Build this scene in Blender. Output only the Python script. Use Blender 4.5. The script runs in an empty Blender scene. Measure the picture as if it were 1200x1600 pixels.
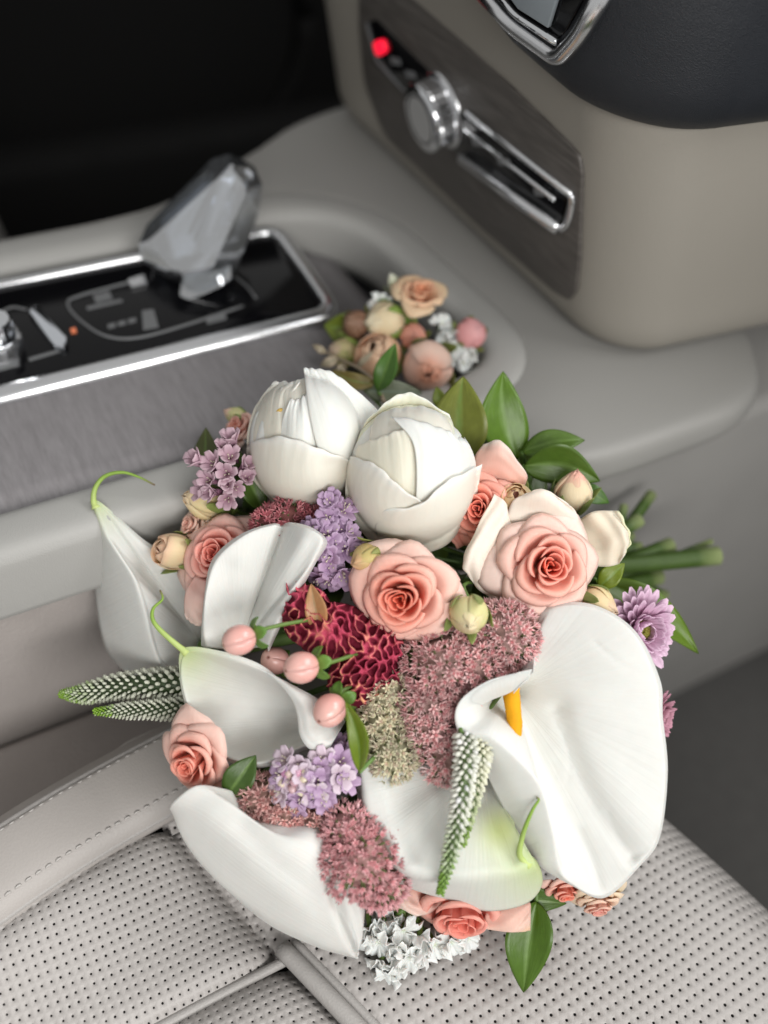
import bpy, bmesh, math, random
import numpy as np
from math import radians as R_, pi, sin, cos

random.seed(7); rng = np.random.default_rng(7)
sc = bpy.context.scene
COL = sc.collection

# ------------------------------------------------------------------ camera
FPX = 1450.0; CX, CY = 600.0, 800.0; H = 0.56
nrm = lambda v: np.array(v, float) / np.linalg.norm(v)
AX_F = nrm([3400, -1170, FPX]); AX_L = nrm([-1200, -1690, FPX]); AX_L = nrm(AX_L - AX_F * (AX_F @ AX_L))
M = np.array([AX_F, AX_L, np.cross(AX_F, AX_L)])          # world(x fwd, y driver side, z up) = M @ cam(x right, y down, z into picture)
CAM = np.array([0, 0, H])
CB = np.stack([M[:, 0], -M[:, 1], -M[:, 2]], 1)            # columns: picture right, picture up, towards camera
from mathutils import Matrix, Vector
cd = bpy.data.cameras.new('camera'); co = bpy.data.objects.new('camera', cd); COL.objects.link(co)
mw = Matrix.Identity(4)
for i in range(3):
    for j in range(3): mw[i][j] = CB[i, j]
    mw[i][3] = CAM[i]
co.matrix_world = mw
cd.sensor_fit = 'VERTICAL'; cd.sensor_height = 36; cd.lens = FPX / 1600 * 36
cd.clip_start = 0.02; cd.clip_end = 50
cd.dof.use_dof = True; cd.dof.focus_distance = 0.515; cd.dof.aperture_fstop = 2.5
sc.camera = co

# ------------------------------------------------------------------ light and exposure
wd = bpy.data.worlds.new('World'); sc.world = wd; wd.use_nodes = True
bg = wd.node_tree.nodes['Background']; bg.inputs[0].default_value = (1, .992, .975, 1); bg.inputs[1].default_value = .34
def area(name, loc, tgt, sx, sy, power, col):
    l = bpy.data.lights.new(name, 'AREA'); l.shape = 'RECTANGLE'; l.size = sx; l.size_y = sy; l.energy = power; l.color = col
    o = bpy.data.objects.new(name, l); COL.objects.link(o); o.location = loc
    o.rotation_euler = (Vector(tgt) - Vector(loc)).to_track_quat('-Z', 'Y').to_euler(); o['kind'] = 'helper'
area('side_window_light', (-.05, -1.0, .95), (.2, .3, .05), 1.2, .5, 17, (1, .98, .955))
area('windscreen_light', (1.30, .15, 1.35), (.25, .3, .05), 1.7, .7, 24, (1, .995, .985))
sc.view_settings.view_transform = 'Standard'; sc.view_settings.look = 'None'
sc.view_settings.exposure = .32; sc.view_settings.gamma = 1
try:
    sc.cycles.use_denoising = True; sc.cycles.denoiser = 'OPENIMAGEDENOISE'
    sc.cycles.max_bounces = 10; sc.cycles.transmission_bounces = 8; sc.cycles.caustics_reflective = False
    sc.cycles.sample_clamp_indirect = 6
except Exception: pass

# ------------------------------------------------------------------ helpers: rays and points
def ray(x, y): return M @ nrm([x - CX, y - CY, FPX])
def at(x, y, z): r = ray(x, y); return CAM + r * (z - H) / r[2]
def aty(x, y, Y): r = ray(x, y); return CAM + r * Y / r[1]
def W(x, y, Z): return CAM + M @ np.array([(x - CX) / FPX * Z, (y - CY) / FPX * Z, Z])
def Wn(a, Z0):           # array (..., 3) of x, y, height towards the camera in pixels at depth Z0
    a = np.asarray(a, float); Z = Z0 * (1 - a[..., 2] / FPX)
    c = np.stack([(a[..., 0] - CX) / FPX * Z, (a[..., 1] - CY) / FPX * Z, Z], -1)
    return CAM + c @ M.T
def Zs(x, y):            # depth of the bouquet's dome
    base = .622 - (y - 600) * (.108 / 880)
    r2 = ((x - 630) / 480) ** 2 + ((y - 1030) / 500) ** 2
    return base - .085 * math.sqrt(max(0, 1 - r2))
def project(p):
    q = M.T @ (np.asarray(p) - CAM); return CX + FPX * q[0] / q[2], CY + FPX * q[1] / q[2]

# ------------------------------------------------------------------ helpers: meshes
def link(o): COL.objects.link(o); return o
def thing(name, label, cat, loc, group=None):
    o = link(bpy.data.objects.new(name, None)); o.location = [float(v) for v in loc]; o.empty_display_size = .01
    o['label'] = label; o['category'] = cat
    if group: o['group'] = group
    return o
def tag(o, label=None, cat=None, group=None, kind=None):
    if label: o['label'] = label
    if cat: o['category'] = cat
    if group: o['group'] = group
    if kind: o['kind'] = kind
    return o
def make_mesh(name, V, F, col=None, uv=None, smooth=True):
    me = bpy.data.meshes.new(name); me.from_pydata(np.asarray(V).tolist(), [], [list(map(int, f)) for f in F])
    if col is not None:
        a = me.color_attributes.new('pig', 'FLOAT_COLOR', 'POINT')
        c = np.ones((len(V), 4), np.float32); c[:, :3] = col; a.data.foreach_set('color', c.ravel())
    if uv is not None:
        l = me.uv_layers.new(name='uv'); idx = np.zeros(len(me.loops), np.int32); me.loops.foreach_get('vertex_index', idx)
        l.data.foreach_set('uv', np.asarray(uv, np.float32)[idx].ravel())
    if smooth: me.polygons.foreach_set('use_smooth', np.ones(len(me.polygons), bool))
    me.update(); return me
def add(name, V, F, mat, parent=None, col=None, uv=None, smooth=True, kind=None):
    V = np.asarray(V, float)
    if parent is not None:
        o0 = np.array(parent.location); p = parent.parent
        while p is not None: o0 = o0 + np.array(p.location); p = p.parent
        V = V - o0
    me = make_mesh(name, V, F, col, uv, smooth); me.materials.append(mat)
    o = link(bpy.data.objects.new(name, me)); o.parent = parent
    if kind: o['kind'] = kind
    return o
class Acc:
    def __init__(s): s.V = []; s.F = []; s.C = []; s.U = []; s.n = 0
    def add(s, V, F, C, U=None):
        V = np.asarray(V); s.V.append(V); s.F += [[int(i) + s.n for i in f] for f in F]
        s.C.append(np.broadcast_to(np.asarray(C, float), (len(V), 3))); s.U.append(np.zeros((len(V), 2)) if U is None else U); s.n += len(V)
    def build(s, name, mat, parent, kind=None, smooth=True):
        return add(name, np.concatenate(s.V), s.F, mat, parent, np.concatenate(s.C), np.concatenate(s.U), smooth, kind)
def cr(P, n, axis=0):
    """Catmull-Rom resampling of a control array along one axis."""
    P = np.moveaxis(np.asarray(P, float), axis, 0); k = len(P)
    Q = np.concatenate([(2 * P[0] - P[1])[None], P, (2 * P[-1] - P[-2])[None]])
    t = np.linspace(0, k - 1, n); i = np.minimum(t.astype(int), k - 2); f = (t - i).reshape((-1,) + (1,) * (P.ndim - 1))
    a, b, c, d = Q[i], Q[i + 1], Q[i + 2], Q[i + 3]
    o = .5 * (2 * b + (c - a) * f + (2 * a - 5 * b + 4 * c - d) * f ** 2 + (3 * b - a - 3 * c + d) * f ** 3)
    return np.moveaxis(o, 0, axis)
def sheet(G, t, col):
    """A grid of points to a thin closed shell; returns V, F, C, UV."""
    n, m = G.shape[:2]
    N = np.cross(np.gradient(G, axis=1), np.gradient(G, axis=0)); l = np.linalg.norm(N, axis=-1, keepdims=True)
    N = N / np.maximum(l, 1e-12)
    e = np.ones((n, m, 1)); e[0] = e[-1] = .35; e[:, 0] = e[:, -1] = .35
    V = np.concatenate([(G + N * t / 2 * e).reshape(-1, 3), (G - N * t / 2 * e).reshape(-1, 3)])
    k = n * m; I = np.arange(k).reshape(n, m)
    a, b, c, d = I[:-1, :-1].ravel(), I[:-1, 1:].ravel(), I[1:, 1:].ravel(), I[1:, :-1].ravel()
    F = [np.stack([a, b, c, d], 1), np.stack([a, d, c, b], 1) + k]
    loop = np.concatenate([I[0, :-1], I[:-1, -1], I[-1, :0:-1], I[:0:-1, 0]]); nx = np.roll(loop, -1)
    F.append(np.stack([loop, loop + k, nx + k, nx], 1)); F = np.concatenate(F)
    C = np.broadcast_to(np.asarray(col, float), (n, m, 3)).reshape(-1, 3); C = np.concatenate([C, C])
    u = np.stack(np.meshgrid(np.linspace(0, 1, m), np.linspace(0, 1, n)), -1).reshape(-1, 2)
    return V, F, C, np.concatenate([u, u])
def tube(P, r, seg=8, col=(.1, .2, .05), caps=True):
    P = np.asarray(P, float); r = np.broadcast_to(r, len(P)); T = np.gradient(P, axis=0); T /= np.linalg.norm(T, axis=1, keepdims=True) + 1e-12
    up = np.array([.31, .22, .92]); rings = []
    for p, t, q in zip(P, T, r):
        a = np.cross(t, up); a /= np.linalg.norm(a) + 1e-12; b = np.cross(t, a); up = np.cross(a, t)
        th = np.linspace(0, 2 * pi, seg, endpoint=False)
        rings.append(p + q * (np.cos(th)[:, None] * a + np.sin(th)[:, None] * b))
    V = np.concatenate(rings); F = []
    for i in range(len(P) - 1):
        for j in range(seg): F.append((i * seg + j, i * seg + (j + 1) % seg, (i + 1) * seg + (j + 1) % seg, (i + 1) * seg + j))
    if caps: F.append(tuple(range(seg))[::-1]); F.append(tuple(range((len(P) - 1) * seg, len(P) * seg)))
    C = np.asarray(col, float)
    C = np.repeat(C, seg, 0) if C.ndim == 2 else np.broadcast_to(C, (len(V), 3))
    return V, F, C
def frame(face, spin=0):
    """Rotation (3x3 to world) with local z along face=(right, up, towards camera) and local y as near picture-up as it goes."""
    z = nrm(face); y = np.array([0, 1., 0]) if abs(z[1]) < .97 else np.array([0, 0, 1.]) * -np.sign(z[1])
    y = nrm(y - z * (y @ z)); x = np.cross(y, z); c, s = cos(R_(spin)), sin(R_(spin))
    return CB @ np.stack([x * c + y * s, y * c - x * s, z], 1)
lerp = lambda a, b, t: np.asarray(a, float) + (np.asarray(b, float) - np.asarray(a, float)) * t
def sm(a, b, x): t = np.clip((x - a) / (b - a), 0, 1); return t * t * (3 - 2 * t)
def bm_obj(name, bm, mat, parent, smooth=True, angle=None):
    me = bpy.data.meshes.new(name); bmesh.ops.recalc_face_normals(bm, faces=bm.faces); bm.to_mesh(me); bm.free(); me.materials.append(mat)
    if smooth:
        me.polygons.foreach_set('use_smooth', np.ones(len(me.polygons), bool))
        if angle: me.set_sharp_from_angle(angle=R_(angle))
    o = link(bpy.data.objects.new(name, me)); o.parent = parent
    if parent is not None:
        o0 = np.array(parent.location); p = parent.parent
        while p is not None: o0 = o0 + np.array(p.location); p = p.parent
        me.transform(Matrix.Translation([-float(v) for v in o0]))
    return o
def prism(name, pts, vec, mat, parent, bevel=0, segs=3, angle=40):
    """Closed polygon of world points extruded along vec."""
    bm = bmesh.new(); vs = [bm.verts.new([float(v) for v in p]) for p in pts]; f = bm.faces.new(vs)
    r = bmesh.ops.extrude_face_region(bm, geom=[f]); nv = [v for v in r['geom'] if isinstance(v, bmesh.types.BMVert)]
    bmesh.ops.translate(bm, vec=[float(v) for v in vec], verts=nv)
    if bevel:
        bm.normal_update()
        es = [e for e in bm.edges if len(e.link_faces) == 2 and e.calc_face_angle(0) > R_(50)]
        bmesh.ops.bevel(bm, geom=es, offset=bevel, segments=segs, affect='EDGES', profile=.5)
    return bm_obj(name, bm, mat, parent, True, angle)
def box(name, lo, hi, mat, parent, bevel=.003, segs=3):
    lo, hi = np.minimum(lo, hi), np.maximum(lo, hi)
    pts = [(lo[0], lo[1], lo[2]), (hi[0], lo[1], lo[2]), (hi[0], hi[1], lo[2]), (lo[0], hi[1], lo[2])]
    return prism(name, pts, (0, 0, hi[2] - lo[2]), mat, parent, bevel, segs)

# ------------------------------------------------------------------ materials
def new_mat(name):
    m = bpy.data.materials.new(name); m.use_nodes = True; nt = m.node_tree
    b = nt.nodes['Principled BSDF']; return m, nt, b
def mat_simple(name, col, rough=.5, metal=0, noise=0, nscale=60, bump=0, bscale=400, coat=0, spec=.5, trans=0, ior=1.5, emit=None, estr=0):
    m, nt, b = new_mat(name); N, L = nt.nodes, nt.links
    b.inputs['Base Color'].default_value = (*col, 1); b.inputs['Roughness'].default_value = rough; b.inputs['Metallic'].default_value = metal
    b.inputs['Specular IOR Level'].default_value = spec; b.inputs['Coat Weight'].default_value = coat; b.inputs['IOR'].default_value = ior
    b.inputs['Transmission Weight'].default_value = trans
    if emit: b.inputs['Emission Color'].default_value = (*emit, 1); b.inputs['Emission Strength'].default_value = estr
    tc = N.new('ShaderNodeTexCoord')
    if noise:
        t = N.new('ShaderNodeTexNoise'); t.inputs['Scale'].default_value = nscale; t.inputs['Detail'].default_value = 6; L.new(tc.outputs['Object'], t.inputs['Vector'])
        mx = N.new('ShaderNodeMix'); mx.data_type = 'RGBA'; mx.inputs['A'].default_value = (*[c * (1 - noise) for c in col], 1); mx.inputs['B'].default_value = (*[min(1, c * (1 + noise)) for c in col], 1)
        L.new(t.outputs['Fac'], mx.inputs['Factor']); L.new(mx.outputs['Result'], b.inputs['Base Color'])
        mr = N.new('ShaderNodeMapRange'); mr.inputs['To Min'].default_value = rough * .85; mr.inputs['To Max'].default_value = min(1, rough * 1.15)
        L.new(t.outputs['Fac'], mr.inputs['Value']); L.new(mr.outputs['Result'], b.inputs['Roughness'])
    if bump:
        v = N.new('ShaderNodeTexVoronoi'); v.inputs['Scale'].default_value = bscale; L.new(tc.outputs['Object'], v.inputs['Vector'])
        t = N.new('ShaderNodeTexNoise'); t.inputs['Scale'].default_value = bscale * .15; t.inputs['Detail'].default_value = 5; L.new(tc.outputs['Object'], t.inputs['Vector'])
        ad = N.new('ShaderNodeMath'); ad.operation = 'ADD'; L.new(v.outputs['Distance'], ad.inputs[0]); L.new(t.outputs['Fac'], ad.inputs[1])
        bp = N.new('ShaderNodeBump'); bp.inputs['Strength'].default_value = bump; bp.inputs['Distance'].default_value = .0006
        L.new(ad.outputs[0], bp.inputs['Height']); L.new(bp.outputs['Normal'], b.inputs['Normal'])
    return m
def mat_petal(name, rough=.5, transl=.22, sss=.12, vein=.35, vscale=(70, 2.5), spot=.06, crinkle=.2, crscale=90, spec=.35, dist=.0005):
    """Plant tissue: pigment from the mesh's own 'pig' colours, fine vein relief along the petal, some light let through."""
    m, nt, b = new_mat(name); N, L = nt.nodes, nt.links; out = N['Material Output']
    at_ = N.new('ShaderNodeAttribute'); at_.attribute_name = 'pig'
    tc = N.new('ShaderNodeTexCoord'); ns = N.new('ShaderNodeTexNoise'); ns.inputs['Scale'].default_value = 140; ns.inputs['Detail'].default_value = 5
    L.new(tc.outputs['Object'], ns.inputs['Vector'])
    mr = N.new('ShaderNodeMapRange'); mr.inputs['To Min'].default_value = 1 - spot * 1.4; mr.inputs['To Max'].default_value = 1 + spot; L.new(ns.outputs['Fac'], mr.inputs['Value'])
    mp = N.new('ShaderNodeMapping'); mp.inputs['Scale'].default_value = (*vscale, 1); L.new(tc.outputs['UV'], mp.inputs['Vector'])
    vn = N.new('ShaderNodeTexNoise'); vn.inputs['Scale'].default_value = 1; vn.inputs['Detail'].default_value = 3; L.new(mp.outputs[0], vn.inputs['Vector'])
    mv = N.new('ShaderNodeMapRange'); mv.inputs['To Min'].default_value = 1 - spot; mv.inputs['To Max'].default_value = 1 + spot * .6; L.new(vn.outputs['Fac'], mv.inputs['Value'])
    mm = N.new('ShaderNodeMath'); mm.operation = 'MULTIPLY'; L.new(mr.outputs[0], mm.inputs[0]); L.new(mv.outputs[0], mm.inputs[1])
    vm = N.new('ShaderNodeVectorMath'); vm.operation = 'SCALE'; L.new(at_.outputs['Color'], vm.inputs[0]); L.new(mm.outputs[0], vm.inputs['Scale'])
    cn = N.new('ShaderNodeTexNoise'); cn.inputs['Scale'].default_value = crscale; cn.inputs['Detail'].default_value = 4; L.new(tc.outputs['Object'], cn.inputs['Vector'])
    s1 = N.new('ShaderNodeMath'); s1.operation = 'MULTIPLY'; s1.inputs[1].default_value = crinkle; L.new(cn.outputs['Fac'], s1.inputs[0])
    s2 = N.new('ShaderNodeMath'); s2.operation = 'MULTIPLY_ADD'; s2.inputs[1].default_value = vein; L.new(vn.outputs['Fac'], s2.inputs[0]); L.new(s1.outputs[0], s2.inputs[2])
    bp = N.new('ShaderNodeBump'); bp.inputs['Strength'].default_value = 1; bp.inputs['Distance'].default_value = dist; L.new(s2.outputs[0], bp.inputs['Height'])
    L.new(vm.outputs[0], b.inputs['Base Color']); L.new(bp.outputs[0], b.inputs['Normal']); b.inputs['Roughness'].default_value = rough
    b.inputs['Specular IOR Level'].default_value = spec; b.inputs['Subsurface Weight'].default_value = sss; b.inputs['Subsurface Scale'].default_value = .003
    b.inputs['Subsurface Radius'].default_value = (1, .6, .5)
    if transl:
        tr = N.new('ShaderNodeBsdfTranslucent'); L.new(vm.outputs[0], tr.inputs['Color']); L.new(bp.outputs[0], tr.inputs['Normal'])
        mx = N.new('ShaderNodeMixShader'); mx.inputs[0].default_value = transl; L.new(b.outputs[0], mx.inputs[1]); L.new(tr.outputs[0], mx.inputs[2]); L.new(mx.outputs[0], out.inputs['Surface'])
    return m
M_CALLA = mat_petal('calla_tissue', .5, .16, .25, .55, (150, 1.2), .03, .35, 80, .3, .0005)
M_PEONY = mat_petal('peony_tissue', .5, .12, .3, .16, (34, 1.3), .012, .55, 75, .3, .0006)
M_ROSE = mat_petal('rose_tissue', .5, .14, .3, .25, (40, 2.0), .05, .3, 120, .3, .0004)
M_SMALL = mat_petal('floret_tissue', .6, .2, 0, .2, (10, 2), .12, .2, 300, .25, .0002)
M_LEAF = mat_petal('leaf_tissue', .38, .2, 0, .5, (16, 5), .14, .3, 160, .5, .0004)
M_STEM = mat_petal('stem_tissue', .5, 0, 0, .2, (10, 2), .15, .3, 200, .4, .0003)
M_CEL = mat_petal('celosia_tissue', .75, .05, 0, 0, (1, 1), .15, .5, 900, .25, .0003)
M_BERRY = mat_petal('berry_skin', .24, .0, .25, 0, (1, 1), .06, .1, 200, .5, .0002)
M_LEATHER = mat_simple('pale_grey_leather', (.395, .374, .358), .52, noise=.05, nscale=25, bump=.16, bscale=900)
M_LEATHER2 = mat_simple('smooth_grey_leather', (.37, .346, .326), .5, noise=.05, nscale=20, bump=.16, bscale=700)
M_HOLE = mat_simple('perforation_backing', (.06, .057, .055), .9)
M_PIPE = mat_simple('piping_leather', (.36, .345, .33), .5, noise=.06, nscale=80, bump=.3, bscale=900)
M_THREAD = mat_simple('pale_thread', (.46, .44, .42), .7)
M_RIM = mat_simple('pale_grey_plastic', (.385, .382, .365), .55, noise=.03, nscale=12, bump=.15, bscale=1200)
M_RIM_SHADED = mat_simple('pale_grey_plastic_shaded', (.30, .295, .28), .6, noise=.03, nscale=12, bump=.15, bscale=1200)  # rim plastic in a darker tone, the dash's shade put into the colour
M_CREAM = mat_simple('cream_grey_plastic', (.285, .266, .232), .45, noise=.03, nscale=10, bump=.2, bscale=1200)
M_SIDE = mat_simple('taupe_side_leather', (.38, .347, .328), .6, noise=.12, nscale=30, bump=.5, bscale=500)
M_BLACKGLOSS = mat_simple('black_gloss', (.004, .004, .005), .10, spec=.25)
M_BLACKPAD = mat_simple('black_soft_pad', (.012, .014, .018), .48, noise=.1, nscale=40, bump=.4, bscale=1500)
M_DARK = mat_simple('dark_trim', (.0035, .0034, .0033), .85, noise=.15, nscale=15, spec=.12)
M_CARPET = mat_simple('dark_grey_carpet', (.13, .127, .122), .95, noise=.2, nscale=60, bump=.8, bscale=900)
M_TUNNEL = mat_simple('grey_tunnel_trim', (.27, .264, .252), .65, noise=.06, nscale=20, bump=.3, bscale=800)
M_CHROME = mat_simple('satin_chrome', (.85, .86, .88), .24, metal=1)
M_CHROME2 = mat_simple('polished_chrome', (.85, .87, .9), .06, metal=1)
def mat_crystal():
    m, nt, b = new_mat('cut_crystal'); N, L = nt.nodes, nt.links; out = N['Material Output']
    df = N.new('ShaderNodeBsdfDiffuse'); df.inputs['Color'].default_value = (.86, .91, .96, 1); m2 = N.new('ShaderNodeMixShader'); m2.inputs[0].default_value = .13
    g_ = N.new('ShaderNodeBsdfGlossy'); g_.inputs['Roughness'].default_value = .03; g_.inputs['Color'].default_value = (.96, .98, 1, 1)
    t_ = N.new('ShaderNodeBsdfTransparent'); t_.inputs['Color'].default_value = (.93, .96, 1, 1)
    lw = N.new('ShaderNodeFresnel'); lw.inputs['IOR'].default_value = 1.9; ad = N.new('ShaderNodeMath'); ad.operation = 'ADD'; ad.inputs[1].default_value = .45; L.new(lw.outputs[0], ad.inputs[0])
    mx = N.new('ShaderNodeMixShader'); L.new(ad.outputs[0], mx.inputs[0]); L.new(t_.outputs[0], m2.inputs[1]); L.new(df.outputs[0], m2.inputs[2]); L.new(m2.outputs[0], mx.inputs[1]); L.new(g_.outputs[0], mx.inputs[2]); L.new(mx.outputs[0], out.inputs['Surface'])
    return m
M_CRYSTAL = mat_crystal()
M_SILVER = mat_simple('brushed_silver_insert', (.90, .94, 1.0), .09, metal=1)
M_GLYPH = mat_simple('grey_glyph_print', (.17, .175, .18), .5)
M_RED = mat_simple('red_lamp', (.6, .01, .03), .3, emit=(1, .01, .04), estr=.9)
M_AMBER = mat_simple('amber_lamp', (.5, .16, .08), .4, emit=(1, .25, .1), estr=.25)
M_SCREEN = mat_simple('pale_vent_blade', (.30, .34, .37), .3)
def mat_wood(name, a, b_, sc_):
    m, nt, b = new_mat(name); N, L = nt.nodes, nt.links; tc = N.new('ShaderNodeTexCoord')
    mp = N.new('ShaderNodeMapping'); mp.inputs['Scale'].default_value = sc_; L.new(tc.outputs['Object'], mp.inputs['Vector'])
    t = N.new('ShaderNodeTexNoise'); t.inputs['Scale'].default_value = 1; t.inputs['Detail'].default_value = 8; t.inputs['Roughness'].default_value = .65; L.new(mp.outputs[0], t.inputs['Vector'])
    cr_ = N.new('ShaderNodeValToRGB'); cr_.color_ramp.elements[0].position = .3; cr_.color_ramp.elements[0].color = (*a, 1); cr_.color_ramp.elements[1].position = .7; cr_.color_ramp.elements[1].color = (*b_, 1)
    L.new(t.outputs['Fac'], cr_.inputs[0]); L.new(cr_.outputs[0], b.inputs['Base Color']); b.inputs['Roughness'].default_value = .5
    bp = N.new('ShaderNodeBump'); bp.inputs['Distance'].default_value = .0005; bp.inputs['Strength'].default_value = .5; L.new(t.outputs['Fac'], bp.inputs['Height']); L.new(bp.outputs[0], b.inputs['Normal'])
    return m
M_WOOD = mat_wood('grey_driftwood', (.195, .185, .19), (.27, .258, .265), (330, 45, 60))
M_WOODD = mat_wood('dark_driftwood', (.055, .049, .044), (.125, .114, .104), (60, 25, 380))

# ================================================================== THE CAR
def struct(o): o['kind'] = 'structure'; return o
# floor of both footwells, walls of the cabin
struct(box('floor', (-.8, -.9, -.42), (1.7, 2.4, -.40), M_CARPET, None, 0))
g = Acc()
# ---- passenger seat
def seat_z(x, y):
    z = .006 * np.sin(x * 20 + 1) * np.sin(y * 17)
    z = z + .042 * sm(.175, .285, y) * sm(.30, .10, x) - .02 * sm(.29, .34, y)
    return z
def xedge(y): return .347 + .25 * (.1 - y)
XP = lambda y: .078 + .35 * (.155 - y)          # piping line across the seat
def front_S(u, v):                               # u = y, v = arc length forward
    x0 = xedge(u) - .045
    d = np.maximum(v - x0, 0); r = .045; a = np.minimum(d / r, 1.35)
    x = np.minimum(v, x0) + r * np.sin(a); z = seat_z(np.minimum(v, x0), u) - r * (1 - np.cos(a)) - np.maximum(d - r * 1.35, 0)
    z = z - .011 * np.exp(-np.maximum(v - XP(u), 0) / .006) + .004 * np.sin(u * 9 + .5)
    return np.stack([x, u, z], -1)
def left_S(u, v):                                # u = y, v = x
    e1 = np.abs(u - .160); e2 = np.abs(yb(v) - u)
    z = seat_z(v, u) + .006 - .012 * np.exp(-e1 / .008) - .012 * np.exp(-e2 / .008) - .014 * np.exp(-np.maximum(XP(u) - .006 - v, 0) / .008)
    return np.stack([v, u, z], -1)
def yb(x): return .238 + .25 * np.maximum(x + .06, 0) + .2 * np.minimum(x + .06, 0) - .85 * np.maximum(x + .06, 0) ** 2
def mid_S(u, v):
    z = seat_z(v, u) + .004 - .012 * np.exp(-np.abs(.158 - u) / .008) - .014 * np.exp(-np.maximum(XP(u) - .006 - v, 0) / .008)
    return np.stack([v, u, z], -1)
def perforated(name, S, ulo, uhi, vlo, vhi, keep, parent, pitch=.0060, hr=.00080, holes=True):
    nu, nv = int(round((uhi - ulo) / pitch)), int((vhi - vlo) / pitch)
    key = {}; V = []; F = []; FH = []
    def vert(a, b, off=0., tagv=None):
        k = (round(a * 4), round(b * 4)) if tagv is None else tagv
        if k in key: return key[k]
        key[k] = len(V); V.append((ulo + a * pitch, vlo + b * pitch, off)); return key[k]
    th = [5 * pi / 4 + k * pi / 4 for k in range(8)]
    outer = [(0, 0), (.5, 0), (1, 0), (1, .5), (1, 1), (.5, 1), (0, 1), (0, .5)]
    for i in range(nu):
        for j in range(nv):
            if not keep(ulo + (i + .5) * pitch, vlo + (j + .5) * pitch): continue
            o = [vert(i + a, j + b) for a, b in outer]
            q = hr * (1 + .12 * random.uniform(-1, 1)) / pitch; dx, dy = random.uniform(-.03, .03), random.uniform(-.03, .03)
            n0 = len(V)
            for lev in range(3):
                for k in range(8):
                    rr = q * (1.14, 1.0, .95)[lev]; V.append((ulo + (i + .5 + dx + rr * cos(th[k])) * pitch, vlo + (j + .5 + dy + rr * sin(th[k])) * pitch, (0, -.00035, -.0025)[lev]))
            for k in range(8):
                l = (k + 1) % 8; F.append((o[k], o[l], n0 + l, n0 + k)); F.append((n0 + k, n0 + l, n0 + 8 + l, n0 + 8 + k))
                FH.append((n0 + 8 + k, n0 + 8 + l, n0 + 16 + l, n0 + 16 + k))
            FH.append(tuple(n0 + 16 + k for k in range(8)))
    A = np.array(V); P = S(A[:, 0], A[:, 1]); e = 1e-4
    N = np.cross(S(A[:, 0], A[:, 1] + e) - P, S(A[:, 0] + e, A[:, 1]) - P); N /= np.linalg.norm(N, axis=1, keepdims=True)
    P = P + N * A[:, 2:3]
    P = P - np.array(parent.location)
    me = make_mesh(name, P, F + FH); me.materials.append(M_LEATHER); me.materials.append(M_HOLE)
    mi = np.zeros(len(me.polygons), np.int32); mi[len(F):] = 1; me.polygons.foreach_set('material_index', mi)
    o = link(bpy.data.objects.new(name, me)); o.parent = parent; return o
seat = thing('car_seat', 'pale grey perforated leather passenger seat under the bouquet', 'car seat', (.1, .1, -.05))
perforated('cushion_panel', front_S, -.22, .315, .02, .42, lambda u, v: v > XP(u) - .004, seat)['label'] = 'perforated front cushion panel'
perforated('side_panel', left_S, .160, .32, -.24, .16, lambda u, v: u < yb(v) + .0015 and v < XP(u) + .002, seat, .0049, .00060)['label'] = 'perforated panel beside the bolster'
perforated('middle_panel', mid_S, -.1115, .158, -.24, .24, lambda u, v: v < XP(u) + .002, seat, .0049, .00060)['label'] = 'small middle panel at the cushion joint'
# bolster: smooth leather strip between two seams
xs = np.linspace(-.26, .26, 60); vv = np.linspace(0, 1, 60)
def bol(x, t):
    x, t = np.broadcast_arrays(np.asarray(x, float), np.asarray(t, float))
    w = .047 + 0 * x; y = yb(x) + t * w
    z = seat_z(x, yb(x)) + .004 + .006 * np.sin(t * pi * .62) - .012 * np.exp(-t * w / .006)
    z = np.where(t > .9, z - (t - .9) * .05, z); return np.stack([x, y, z], -1)
G = bol(xs[:, None], vv[None, :]); dn = [G]
for k, (dy, dz) in enumerate([(.008, -.004), (.014, -.02), (.016, -.12), (.016, -.3)]): dn.append((G[:, -1:] + np.array([0, dy, dz])))
V, F, C, U = sheet(np.concatenate(dn, 1), .003, (1, 1, 1)); add('bolster', V, F, M_LEATHER2, seat)
def stitched(name, P, r, mat, spacing=.006, ln=.0042, tr=.0007, up=.0016, side=None):
    a = Acc(); P = np.asarray(P); d = np.concatenate([[0], np.cumsum(np.linalg.norm(np.diff(P, axis=0), axis=1))])
    for s in np.arange(0, d[-1] - ln, spacing):
        q = np.array([[np.interp(s + k * ln, d, P[:, c]) for c in range(3)] for k in (0, .25, .5, .75, 1)]); q[:, 2] += up * np.array([.3, .9, 1, .9, .3])
        a.add(*tube(q, [tr * .6, tr, tr, tr, tr * .6], 5, (1, 1, 1)))
    return a.build(name, mat, seat, kind='stuff')
stitched('stitching', bol(xs, np.full(60, .91)), 0, M_THREAD)
stitched('stitching', bol(xs, np.full(60, .2)), 0, M_THREAD, up=.0026)
V, F, C = tube(bol(xs, np.full(60, .985)) + [0, 0, .001], .0030, 8); add('edge_piping', V, F, M_PIPE, seat)
V, F, C = tube(bol(xs, np.full(60, .06)) + [0, 0, -.001], .0024, 8); add('seam_piping', V, F, M_PIPE, seat)
yy = np.linspace(.165, -.22, 60); pp = np.stack([XP(yy) - .003, yy, seat_z(XP(yy), yy) + .0005], -1)
V, F, C = tube(pp, .0052, 12); add('cross_piping', V, F, M_PIPE, seat)
V, F, C = tube(pp + [.0078, 0, -.002], .0032, 10); add('cross_piping', V, F, M_PIPE, seat)
V, F, C = tube(np.stack([xs, np.full(60, .159), seat_z(xs, .159) - .006], -1)[:46], .003, 8); add('seam_piping', V, F, M_PIPE, seat)
box('seat_base', (-.27, -.3, -.3), (.315, .31, -.022), M_DARK, seat, .01)

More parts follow.
